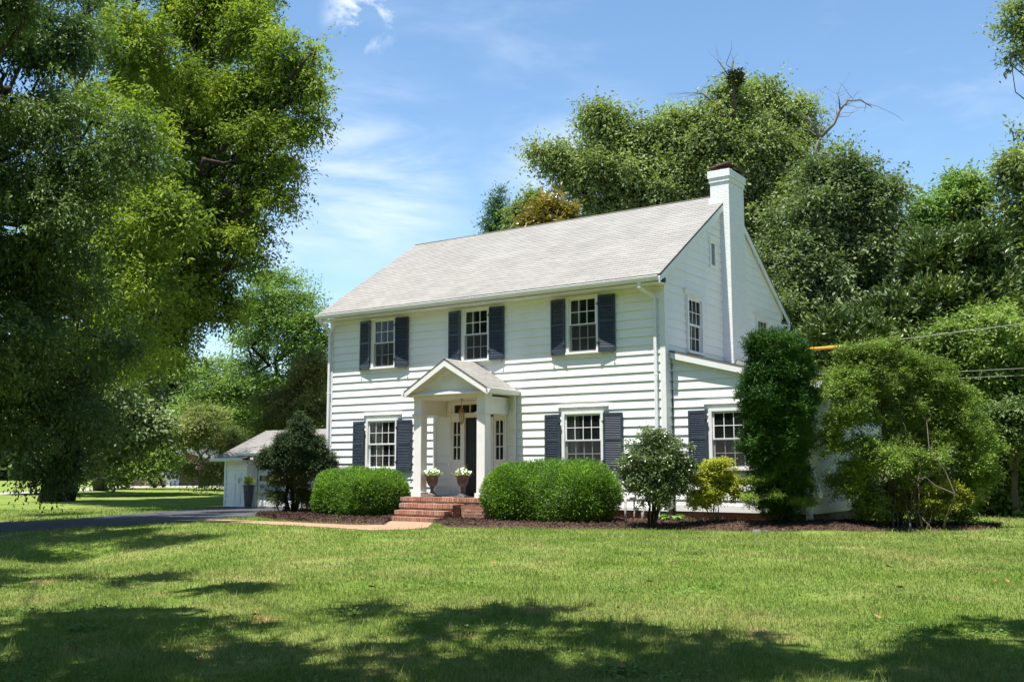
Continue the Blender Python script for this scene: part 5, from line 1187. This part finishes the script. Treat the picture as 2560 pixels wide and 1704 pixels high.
# tall planter and its plant
_p = gproj(621, 1240, y=gy-.2); pp = (float(_p[0]), float(_p[1]))
pl = thing('tall_planter', 'tall dark tapered planter standing by the garage cupboard doors', 'planter')
mb = MB(); a, b, h_ = .085, .135, .80
mb.hexa([(pp[0]-a, pp[1]-a, gz), (pp[0]+a, pp[1]-a, gz), (pp[0]+a, pp[1]+a, gz), (pp[0]-a, pp[1]+a, gz), (pp[0]-b, pp[1]-b, gz+h_), (pp[0]+b, pp[1]-b, gz+h_), (pp[0]+b, pp[1]+b, gz+h_), (pp[0]-b, pp[1]+b, gz+h_)]); mb.build('body', mat('dark_planter', (.045, .045, .052), .6, .3, noise=(5, (.07, .07, .08), .4, .7)), pl, bevel=.01)
mb = MB(); z = gz+h_
for q in ((-b-.015, -b-.015, b+.015, -b+.03), (-b-.015, b-.03, b+.015, b+.015), (-b-.015, -b+.031, -b+.03, b-.031), (b-.03, -b+.031, b+.015, b-.031)): mb.box((pp[0]+q[0], pp[1]+q[1], z-.04), (pp[0]+q[2], pp[1]+q[3], z+.012))
mb.build('rim', MATS['dark_planter'], pl); anchor(pl, (pp[0], pp[1], gz))
rng = np.random.default_rng(3); c = np.array([pp[0], pp[1], gz+h_])+rng.normal(0, 1, (220, 3))*np.array([.08, .08, .07])+np.array([0, 0, .10]); V, F = leaf_quads(c, unit(c-np.array([pp[0], pp[1], gz+h_-.1]))+rng.normal(0, .3, c.shape), .10, .35, rng)
T = thing('potted_plant', 'yellow-green leafy plant growing in the tall dark planter', 'plant'); arr_obj('foliage', V, F, LM_GOLD, T)
mb = MB(); [mb.tube([(pp[0], pp[1], gz+h_-.05), (pp[0]+rng.normal(0, .08), pp[1]+rng.normal(0, .08), gz+h_+.2)], .008, 4) for _ in range(5)]; mb.build('stems', M_BARK, T); anchor(T, (pp[0], pp[1], gz+h_))

# ---------------------------------------------------------------- neighbour house across the road
nb = thing('neighbour_house', 'low brown neighbour house with pale gable trim and white garage doors across the road', 'house')
dN = 78
def NP(px, py, dd=0): return WP(px, py, dN+dd)
M_NB = mat('brown_brick', (.12, .085, .065), .9, .1, noise=(3, (.16, .12, .095), .4, .7))
gl = NP(414, 1215); gr = NP(560, 1213, 2); ap = NP(474, 1124, 1); el = NP(414, 1150); er = NP(552, 1146, 2)
zg = float(gl[2]); back = np.array([-.52, .85, 0])*9
mb = MB()
def v3(p, z=None): q = np.array(p, float); 
def flatq(p, z): return (p[0], p[1], z)
mb.face([flatq(gl, zg-.2), flatq(gr, zg-.2), flatq(gr, er[2]), flatq(ap, ap[2]-.1), flatq(gl, el[2])])
A_, B_ = np.array(flatq(gl, 0)), np.array(flatq(gr, 0))
for p in (gl, gr): mb.face([flatq(p, zg-.2), flatq(p+back, zg-.2), flatq(p+back, el[2]), flatq(p, el[2])])
# long wing to the left with the garage doors
wl_ = NP(330, 1213, -1); wd_ = NP(330, 1150, -1)
off = unit(gl-wl_)*.0
mb.face([flatq(wl_, zg-.2), flatq(gl, zg-.2), flatq(gl, el[2]-.1), flatq(wl_, el[2]-.1)])
mb.build('wall', M_NB, nb)
fw_ = -unit(np.array([back[0], back[1], 0]))*.6
mb = MB()
tv = np.array([0, 0, .12])
def slab(p, q, r, s): mb.face([p+tv, q+tv, r+tv, s+tv]); mb.face([s, r, q, p]); mb.face([p, q, q+tv, p+tv]); mb.face([q, r, r+tv, q+tv]); mb.face([r, s, s+tv, r+tv]); mb.face([s, p, p+tv, s+tv])
slab(el+fw_, ap+fw_, ap+back, el+back); slab(ap+fw_, er+fw_, er+back, ap+back)
wr = NP(330, 1122, 6); slab(np.array(flatq(wl_, el[2]))+fw_*.3, np.array(flatq(gl, el[2]))+fw_*.3, ap+back*.4, np.array(flatq(wr, ap[2])))
mb.build('roof', mat('dark_shingles', (.075, .075, .085), .9, .1, noise=(2, (.11, .11, .12), .4, .7)), nb)
mb = MB(); mb.bar(el+fw_*1.05, ap+fw_*1.05, .08, .42); mb.bar(ap+fw_*1.05, er+fw_*1.05, .08, .42); mb.build('rake_board', mat('grey_trim', (.42, .42, .43), .6, .3), nb)
gdn = unit(np.array([*(gl-wl_)[:2], 0])); out_ = np.array([gdn[1], -gdn[0], 0])*.08
mb = MB(); a = NP(402, 1213, -.2)+out_; b = NP(446, 1213, .6)+out_*4; zt = NP(430, 1178)[2]
mb.face([flatq(a, zg-.1), flatq(b, zg-.1), flatq(b, zt), flatq(a, zt)]); gdd = mb.build('garage_door', mat('pale_blue_door', (.50, .52, .56), .5, .3), nb)
for i in range(4):
    t0, t1 = i/4+.03, (i+1)/4-.03; p = a*(1-t0)+b*t0+out_*.3; q = a*(1-t1)+b*t1+out_*.3; mb = MB(); mb.face([flatq(p, zt-.55), flatq(q, zt-.55), flatq(q, zt-.25), flatq(p, zt-.25)]); mb.build('pane', MATS['dark_pane'], gdd)
anchor(nb, (float(ap[0]), float(ap[1]), zg))

# ---------------------------------------------------------------- overhead cables
M_WIRE = mat('weathered_cable', (.22, .21, .20), .7, .3)
def cable(name, label, pts, r, sag=.0, m=None):
    T = thing(name, label, 'cable'); mb = MB(); P = []
    for (a, b) in zip(pts[:-1], pts[1:]):
        for i in range(10): t = i/10; q = a*(1-t)+b*t; q = q-np.array([0, 0, sag*4*t*(1-t)]); P.append(q)
    P.append(pts[-1]); mb.tube(P, r, 5); mb.build('wire', m or M_WIRE, T); anchor(T, tuple(pts[0])); return T
ca = cable('service_cable', 'twisted power cable with yellow guard running from the house to the right edge', [gproj(1950, 876, x=.05), WP(2100, 867, 27), WP(2300, 842, 26), WP(2580, 806, 25)], .013)
mb = MB(); mb.tube([WP(1990, 874.5, 28.6), WP(2055, 870, 27.7), WP(2116, 865, 26.9)], .045, 8); gd_ = mb.build('cable_guard', mat('yellow_plastic', (.75, .36, .04), .4, .5, noise=(3, (.62, .28, .03), .4, .7)), ca); gd_.matrix_parent_inverse = ca.matrix_world.inverted(); gd_.matrix_parent_inverse = Matrix.Translation(-ca.location)
cable('phone_cable', 'upper of the two thin pale cables crossing behind the loose shrub', [WP(2020, 934, 27), WP(2300, 934, 26), WP(2580, 919, 25)], .008)
cable('phone_cable', 'lower of the two thin pale cables crossing behind the loose shrub', [WP(2020, 952, 27), WP(2350, 947, 26), WP(2580, 937, 25)], .008)

# ---------------------------------------------------------------- bird
def bird():
    g = GP(2396, 1297); T = thing('robin', 'small dark bird standing upright on the grass beyond the mulch at right', 'bird'); s = .24
    ax = RT*-1   # faces left
    def Q(a, b, c): return g+ax*a*s+np.array([0, 0, b*s])+np.cross(ax, (0, 0, 1))*c*s
    mb = MB()
    spine = [(-.62, .05, .02), (-.40, .22, .07), (-.18, .36, .15), (.0, .52, .19), (.10, .68, .165), (.15, .82, .10), (.19, .92, .115), (.24, .97, .085), (.30, .95, .03), (.40, .93, .005)]
    mb.tube([Q(a, b, 0) for a, b, r in spine], [r*s for a, b, r in spine], 12); body = mb.build('body', mat('dark_feathers', (.03, .027, .022), .7, .2, noise=(30, (.10, .04, .015), .55, .8)), T)
    mb = MB()
    for c in (-.07, .07): mb.tube([Q(-.02, .36, c), Q(.02, .16, c), Q(.0, .0, c)], .012*s*2, 5); mb.tube([Q(.0, .01, c), Q(.14, .0, c)], .01*s*2, 4)
    mb.build('legs', M_BARKD, T); anchor(T, tuple(g))
bird()
g = GP(1893, 1330); T = thing('stone', 'flat grey stone at the front edge of the mulch bed below the yew', 'stone'); mb = MB()
rng = np.random.default_rng(2); k = 9
for (cx, cy, r) in ((0, 0, .12), (.17, .02, .07)):
    ring = [(g[0]+cx+r*math.cos(6.283*i/k)*rng.uniform(.8, 1.1), g[1]+cy+r*.7*math.sin(6.283*i/k)*rng.uniform(.8, 1.1)) for i in range(k)]
    for i in range(k): a, b = ring[i], ring[(i+1) % k]; mb.face([(a[0], a[1], g[2]-.02), (b[0], b[1], g[2]-.02), (g[0]+cx+(b[0]-g[0]-cx)*.7, g[1]+cy+(b[1]-g[1]-cy)*.7, g[2]+.055), (g[0]+cx+(a[0]-g[0]-cx)*.7, g[1]+cy+(a[1]-g[1]-cy)*.7, g[2]+.055)])
    mb.face([(g[0]+cx+(a[0]-g[0]-cx)*.7, g[1]+cy+(a[1]-g[1]-cy)*.7, g[2]+.055) for a in ring])
mb.build('stone_surface', M_URNB, T); anchor(T, tuple(g))

# ---------------------------------------------------------------- ground
def turf_color(t, g, island=False):
    n1 = t.nodes.new('ShaderNodeTexNoise'); n1.inputs['Scale'].default_value = .55; n1.inputs['Detail'].default_value = 6; n1.inputs['Roughness'].default_value = .6
    n2 = t.nodes.new('ShaderNodeTexNoise'); n2.inputs['Scale'].default_value = 2.6; n2.inputs['Detail'].default_value = 8; n2.inputs['Roughness'].default_value = .68
    n3 = t.nodes.new('ShaderNodeTexNoise'); n3.inputs['Scale'].default_value = .9; n3.inputs['Detail'].default_value = 7; n3.inputs['Roughness'].default_value = .7
    mp = t.nodes.new('ShaderNodeMapping'); mp.inputs['Location'].default_value = (17.3, 4.1, 0); t.links.new(g.outputs['Position'], mp.inputs[0]); t.links.new(mp.outputs[0], n3.inputs[0])
    for n in (n1, n2): t.links.new(g.outputs['Position'], n.inputs[0])
    c1 = t.nodes.new('ShaderNodeValToRGB'); e = c1.color_ramp.elements; e[0].position = .32; e[0].color = (.150, .215, .038, 1); e[1].position = .68; e[1].color = (.26, .27, .085, 1)
    q = e.new(.5); q.color = (.200, .255, .060, 1); t.links.new(n1.outputs[0], c1.inputs[0])
    c2 = t.nodes.new('ShaderNodeValToRGB'); e = c2.color_ramp.elements; e[0].position = .35; e[0].color = (.72, .84, .72, 1); e[1].position = .7; e[1].color = (1.2, 1.1, 1.3, 1); t.links.new(n2.outputs[0], c2.inputs[0])
    vm = t.nodes.new('ShaderNodeVectorMath'); vm.operation = 'MULTIPLY'; t.links.new(c1.outputs[0], vm.inputs[0]); t.links.new(c2.outputs[0], vm.inputs[1])
    r3 = t.nodes.new('ShaderNodeMapRange'); r3.inputs[1].default_value = .60; r3.inputs[2].default_value = .72; r3.inputs[4].default_value = .8; t.links.new(n3.outputs[0], r3.inputs[0])
    mx = t.nodes.new('ShaderNodeMixRGB'); t.links.new(r3.outputs[0], mx.inputs[0]); t.links.new(vm.outputs[0], mx.inputs[1]); mx.inputs[2].default_value = (.42, .28, .15, 1)
    return mx
def turf_build(m, t, b, g):
    mx = turf_color(t, g)
    n = t.nodes.new('ShaderNodeTexNoise'); n.inputs['Scale'].default_value = 26; n.inputs['Detail'].default_value = 8; n.inputs['Roughness'].default_value = .75; t.links.new(g.outputs['Position'], n.inputs[0])
    r = t.nodes.new('ShaderNodeMapRange'); r.inputs[1].default_value = .3; r.inputs[2].default_value = .7; r.inputs[3].default_value = .62; r.inputs[4].default_value = 1.3; t.links.new(n.outputs[0], r.inputs[0])
    vm = t.nodes.new('ShaderNodeVectorMath'); vm.operation = 'SCALE'; t.links.new(mx.outputs[0], vm.inputs[0]); t.links.new(r.outputs[0], vm.inputs['Scale'])
    t.links.new(vm.outputs[0], b.inputs['Base Color'])
    bp = t.nodes.new('ShaderNodeBump'); bp.inputs['Strength'].default_value = .9; bp.inputs['Distance'].default_value = .04; t.links.new(n.outputs[0], bp.inputs['Height']); t.links.new(bp.outputs[0], b.inputs['Normal'])
M_TURF = mat('lawn_turf', rough=1., spec=.0, build=turf_build)
def axis_pts(lo, hi, a, b, st):
    s = [lo]; x = a; 
    left = []; v = a; d = st
    while v > lo: d *= 1.28; v -= d; left.append(max(v, lo))
    right = []; v = b; d = st
    while v < hi: d *= 1.28; v += d; right.append(min(v, hi))
    return np.array(left[::-1]+list(np.arange(a, b+1e-6, st))+right)
xs = axis_pts(-900, 900, -32, 22, .4); ys = axis_pts(-400, 1200, -26, 14, .4)
X, Y = np.meshgrid(xs, ys); Z = ground(X, Y); nx, ny_ = len(xs), len(ys)
idx = np.arange(nx*ny_).reshape(ny_, nx)
F = np.stack([idx[:-1, :-1].ravel(), idx[:-1, 1:].ravel(), idx[1:, 1:].ravel(), idx[1:, :-1].ravel()], 1)
tag(arr_obj('lawn', np.stack([X.ravel(), Y.ravel(), Z.ravel()], 1), F, M_TURF, smooth=True), kind='structure')
def strip(name, left, right, m, lift=.012, nu=60, nv=6, kind='structure', wob=0.):
    """sheet between two polylines, draped over the ground"""
    def samp(P, t):
        P = np.array(P, float); s = np.r_[0, np.cumsum(np.linalg.norm(np.diff(P, axis=0), axis=1))]; s /= s[-1]
        return np.stack([np.interp(t, s, P[:, 0]), np.interp(t, s, P[:, 1])], 1)
    t = np.linspace(0, 1, nu); A = samp(left, t); B = samp(right, t); rg = np.random.default_rng(len(name))
    if wob: A = A+rg.normal(0, wob, A.shape); B = B+rg.normal(0, wob, B.shape)
    v = np.linspace(0, 1, nv)[:, None, None]; G = A*(1-v)+B*v; G = G.reshape(-1, 2); V = np.c_[G, ground(G[:, 0], G[:, 1])+lift]
    i = np.arange(nu*nv).reshape(nv, nu); F = np.stack([i[:-1, :-1].ravel(), i[:-1, 1:].ravel(), i[1:, 1:].ravel(), i[1:, :-1].ravel()], 1)
    return tag(arr_obj(name, V, F, m, smooth=True), kind=kind), A, B
M_ASPH = mat('asphalt', (.060, .060, .066), .9, .2, noise=(1.2, (.085, .083, .088), .4, .7), bump=(60, .5, .01))
M_PATH = mat('brick_dust_path', (.40, .235, .16), .95, .1, noise=(3.5, (.26, .19, .12), .42, .68), bump=(30, .5, .015))
M_ROAD = mat('pale_concrete', (.36, .33, .29), .9, .1, noise=(1, (.30, .27, .24), .4, .7))
M_MULCH = mat('bark_mulch', (.070, .042, .032), .95, .1, noise=(16, (.13, .082, .062), .45, .7), bump=(35, 1, .04))
g2 = lambda px, py: tuple(GP(px, py)[:2])
near_ = [g2(-300, 1352), g2(0, 1331), g2(150, 1322), g2(300, 1313), g2(450, 1304), g2(560, 1296), g2(650, 1290), g2(720, 1283), (-9.5, 1.6)]
far_ = [g2(-300, 1322), g2(0, 1306), g2(150, 1300), g2(300, 1287), g2(420, 1278), g2(520, 1270), (gx0-.3, gy-.02), (gx1+2, gy2-.02), (-11.3, gy2-.02)]
_, dA, dB = strip('driveway', near_, far_, M_ASPH, .012, 90, 12)
# apron filling beside the garage front
pn = [g2(500, 1303), g2(600, 1307), g2(720, 1313), g2(840, 1320), g2(930, 1326), g2(1010, 1324), g2(1070, 1320)]
pf = [g2(520, 1298), g2(620, 1301), g2(740, 1306), g2(850, 1311), g2(930, 1314), (-6.62, -2.40), (-4.95, -2.40)]
_, pA, pB = strip('garden_path', pn, pf, M_PATH, .010, 60, 6, wob=.015)
strip('side_path', [g2(-200, 1362), g2(0, 1351), g2(125, 1342)], [g2(-200, 1355), g2(0, 1346), g2(118, 1341)], M_ROAD, .014, 30, 3)
strip('road', [g2(-600, 1275), g2(0, 1238), g2(230, 1226), g2(300, 1220), g2(400, 1219), g2(620, 1218)], [g2(-600, 1258), g2(0, 1232), g2(230, 1219), g2(300, 1215), g2(400, 1213), g2(620, 1213)], M_ROAD, .02, 60, 4)
# mulch beds
bed1f = [g2(640, 1291), g2(690, 1300), g2(760, 1305), g2(860, 1310), g2(960, 1313), (-6.66, -2.55)]; bed1b = [g2(660, 1284), (-11.2, .3), (-10.6, .02), (-9.5, .02), (-8, .02), (-6.9, .02)]
bed2f = [(-4.93, -2.42), g2(1120, 1317), g2(1200, 1320), g2(1350, 1322), g2(1550, 1323), g2(1750, 1326), g2(1950, 1328), g2(2150, 1328), g2(2300, 1327), g2(2440, 1325), g2(2500, 1320)]
bed2b = [(-4.95, -1.40), (-3.4, -.2), (-3, .02), (-2, .02), (-.6, .02), (.5, .34), (2.2, .34), (3.3, .6), (3.6, 2.5), (4.8, 3.8), g2(2500, 1316)]
def mulch(f, b, seed):
    o, A, B = strip('mulch_bed', f, b, M_MULCH, .03, 110, 14, wob=.01); me = o.data
    co = np.empty(len(me.vertices)*3, np.float32); me.vertices.foreach_get('co', co); co = co.reshape(-1, 3); v = np.repeat(np.linspace(0, 1, 14), 110); rg = np.random.default_rng(seed)
    co[:, 2] += .05*np.sin(np.pi*np.clip(v*1.15, 0, 1))+rg.normal(0, .008, len(co)); co[:110, 2] -= .03; me.vertices.foreach_set('co', co.ravel()); me.update()
    n = 16000; i = rg.integers(0, 109, n); s = rg.uniform(0, 1, n)[:, None]; v = rg.uniform(-.01, 1, n)[:, None]; a = A[i]*(1-s)+A[i+1]*s; bb = B[i]*(1-s)+B[i+1]*s; G = a*(1-v)+bb*v
    P = np.c_[G, ground(G[:, 0], G[:, 1])+.035+.05*np.sin(np.pi*np.clip(v[:, 0]*1.15, 0, 1))+rg.uniform(-.005, .02, n)]
    V, F = leaf_quads(P, rg.normal(0, 1, (n, 3))*np.array([1, 1, .35]), .065, .28, rg, .6, .5)
    tag(arr_obj('mulch_chips', V, F, leaf_mat('mulch_chip', [(.030, .019, .014), (.065, .039, .030), (.11, .072, .055), (.19, .14, .11)], .0, rough=.9, spec=.1, gain=1.0)), 'shredded brown bark mulch', 'mulch', kind='stuff')
    return A, B
m1 = mulch(bed1f, bed1b, 1); m2 = mulch(bed2f, bed2b, 2)

# ---- grass blades on the near and middle lawn
def inside(poly, X, Y):
    c = np.zeros(len(X), bool); n = len(poly); j = n-1
    for i in range(n):
        xi, yi = poly[i]; xj, yj = poly[j]
        k = ((yi > Y) != (yj > Y)) & (X < (xj-xi)*(Y-yi)/(yj-yi+1e-12)+xi); c ^= k; j = i
    return c
def grass(n, seed):
    rg = np.random.default_rng(seed)
    d = np.exp(rg.uniform(math.log(5.5), math.log(38), n)); az = YAW+np.where(rg.uniform(0, 1, n) < .8, rg.uniform(-.58, .58, n), rg.uniform(-1.05, 1.05, n))
    x = CP[0]-np.sin(az)*d; y = CP[1]+np.cos(az)*d
    keep = np.ones(n, bool)
    for A, B in ((dA, dB), (pA, pB), m1, m2):
        poly = list(map(tuple, A))+list(map(tuple, B[::-1])); keep &= ~inside(poly, x, y)
    keep &= ~((x > -HL-.1) & (x < SX1+.1) & (y > -.1)); keep &= ~((x > gx0-.1) & (x < gx1+7) & (y > gy-.1))
    # thin worn patches
    w1 = np.sin(x*1.7+2*np.sin(y*.9))*np.sin(y*1.3+1.4*np.sin(x*.8)); keep &= ~((w1 > .78) & (rg.uniform(0, 1, n) < .6))
    x, y, d = x[keep], y[keep], d[keep]; n = len(x)
    hn = np.sin(x*2.3+1.7*np.sin(y*1.9))*np.sin(y*2.7+1.3*np.sin(x*2.1)); h = (.036+.013*hn)*rg.lognormal(0, .42, n); h = np.minimum(h, .15); cl = np.sin(x*1.1+2.1*np.sin(y*.83+1))*np.sin(y*1.37+1.9*np.sin(x*.71)); tall = rg.uniform(0, 1, n) < np.where(cl > .6, .04, .009); h[tall] *= 1.8
    wd = .0042*np.maximum(d/8, 1)**.9*rg.uniform(.7, 1.4, n)
    b = np.stack([x, y, ground(x, y)-.004], 1); a = rg.uniform(0, 6.283, n); lean = rg.uniform(.1, 1.1, n)*h
    s = np.stack([np.cos(a), np.sin(a), 0*a], 1)*wd[:, None]; la = a+rg.normal(1.57, .7, n); ln = np.stack([np.cos(la)*lean, np.sin(la)*lean, 0*a], 1)
    up_ = np.array([0, 0, 1.])
    V = np.empty((n, 5, 3)); V[:, 0] = b-s*.5; V[:, 1] = b+s*.5; mid = b+ln*.35+up_*(h*.6)[:, None]; V[:, 2] = mid+s*.4; V[:, 3] = mid-s*.4; V[:, 4] = b+ln+up_*(h*.95)[:, None]
    V = V.reshape(-1, 3); i = np.arange(n)*5
    me_v = V; F3 = np.concatenate([np.stack([i, i+1, i+2], 1), np.stack([i, i+2, i+3], 1), np.stack([i+3, i+2, i+4], 1)])
    return me_v, F3
def blade_build(m, t, b, g):
    mx = turf_color(t, g); r = t.nodes.new('ShaderNodeValToRGB'); e = r.color_ramp.elements; e[0].position = 0; e[0].color = (.55, .66, .50, 1); e[1].position = 1; e[1].color = (1.45, 1.35, 1.8, 1); q = e.new(.55); q.color = (1.0, 1.02, .95, 1)
    t.links.new(g.outputs['Random Per Island'], r.inputs[0])
    vm = t.nodes.new('ShaderNodeVectorMath'); vm.operation = 'MULTIPLY'; t.links.new(mx.outputs[0], vm.inputs[0]); t.links.new(r.outputs[0], vm.inputs[1]); t.links.new(vm.outputs[0], b.inputs['Base Color'])
    tr = t.nodes.new('ShaderNodeBsdfTranslucent'); v2 = t.nodes.new('ShaderNodeVectorMath'); v2.operation = 'SCALE'; v2.inputs['Scale'].default_value = 1.6; t.links.new(vm.outputs[0], v2.inputs[0]); t.links.new(v2.outputs[0], tr.inputs[0])
    ms = t.nodes.new('ShaderNodeMixShader'); ms.inputs[0].default_value = .38; o = t.nodes['Material Output']; t.links.new(b.outputs[0], ms.inputs[1]); t.links.new(tr.outputs[0], ms.inputs[2]); t.links.new(ms.outputs[0], o.inputs[0])
M_BLADE = mat('grass_blade', rough=.7, spec=.08, build=blade_build)
V, F = grass(640000, 8)
tag(arr_obj('grass', V, F, M_BLADE), 'short mown green grass of the front lawn', 'grass', kind='stuff')
# clover and broad-leaved weeds in loose colonies near the viewer
rng = np.random.default_rng(91); cs = []
for _ in range(70):
    d = math.exp(rng.uniform(math.log(6.5), math.log(17))); az = YAW+rng.uniform(-.55, .55); c = np.array([CP[0]-math.sin(az)*d, CP[1]+math.cos(az)*d]); n = int(rng.uniform(30, 150))
    cs.append(c+rng.normal(0, rng.uniform(.08, .30), (n, 2)))
cs = np.concatenate(cs); P = np.c_[cs, ground(cs[:, 0], cs[:, 1])+rng.uniform(.02, .05, len(cs))]
D = rng.normal(0, 1, (len(P), 3))*np.array([1, 1, .2]); V, F = leaf_quads(P, D, .034, .85, rng, 2.2)
tag(arr_obj('clover', V, F, leaf_mat('clover_leaves', [(.06, .11, .02), (.09, .16, .03), (.13, .20, .05)], .3, gain=1.4)), 'clover and broad-leaved weeds growing in the lawn', 'clover', kind='stuff')
# dry leaves lying on the lawn
M_DRY = mat('dry_leaf', (.30, .13, .06), .8, .1, noise=(20, (.42, .24, .13), .4, .7))
for i, (px, py) in enumerate(((1234, 1415), (1386, 1449), (1625, 1463), (1550, 1682), (2225, 1426), (2250, 1478), (2485, 1459), (2520, 1462), (2195, 1553), (2012, 1405), (497, 1663), (1719, 1441), (640, 1548), (930, 1476))):
    g = GP(px, py); mb = MB(); a = rng.uniform(0, 6.28); L_ = rng.uniform(.035, .055); u = np.array([math.cos(a), math.sin(a), .15])*L_; v = np.array([-math.sin(a), math.cos(a), .1])*L_*.7; b = g+np.array([0, 0, .045])
    mb.face([b-u, b-u*.3-v*.8+np.array([0, 0, .012]), b+u*.5-v*.6, b]); mb.face([b-u, b, b+u*.5+v*.7+np.array([0, 0, .02]), b-u*.3+v*.8+np.array([0, 0, .015])]); mb.face([b, b+u*.5-v*.6, b+u*1.1+np.array([0, 0, .01]), b+u*.5+v*.7+np.array([0, 0, .02])])
    o = mb.build('fallen_leaf', M_DRY); tag(o, 'small dry brown leaf lying on the open lawn', 'leaf', 'dry leaves scattered on the lawn')
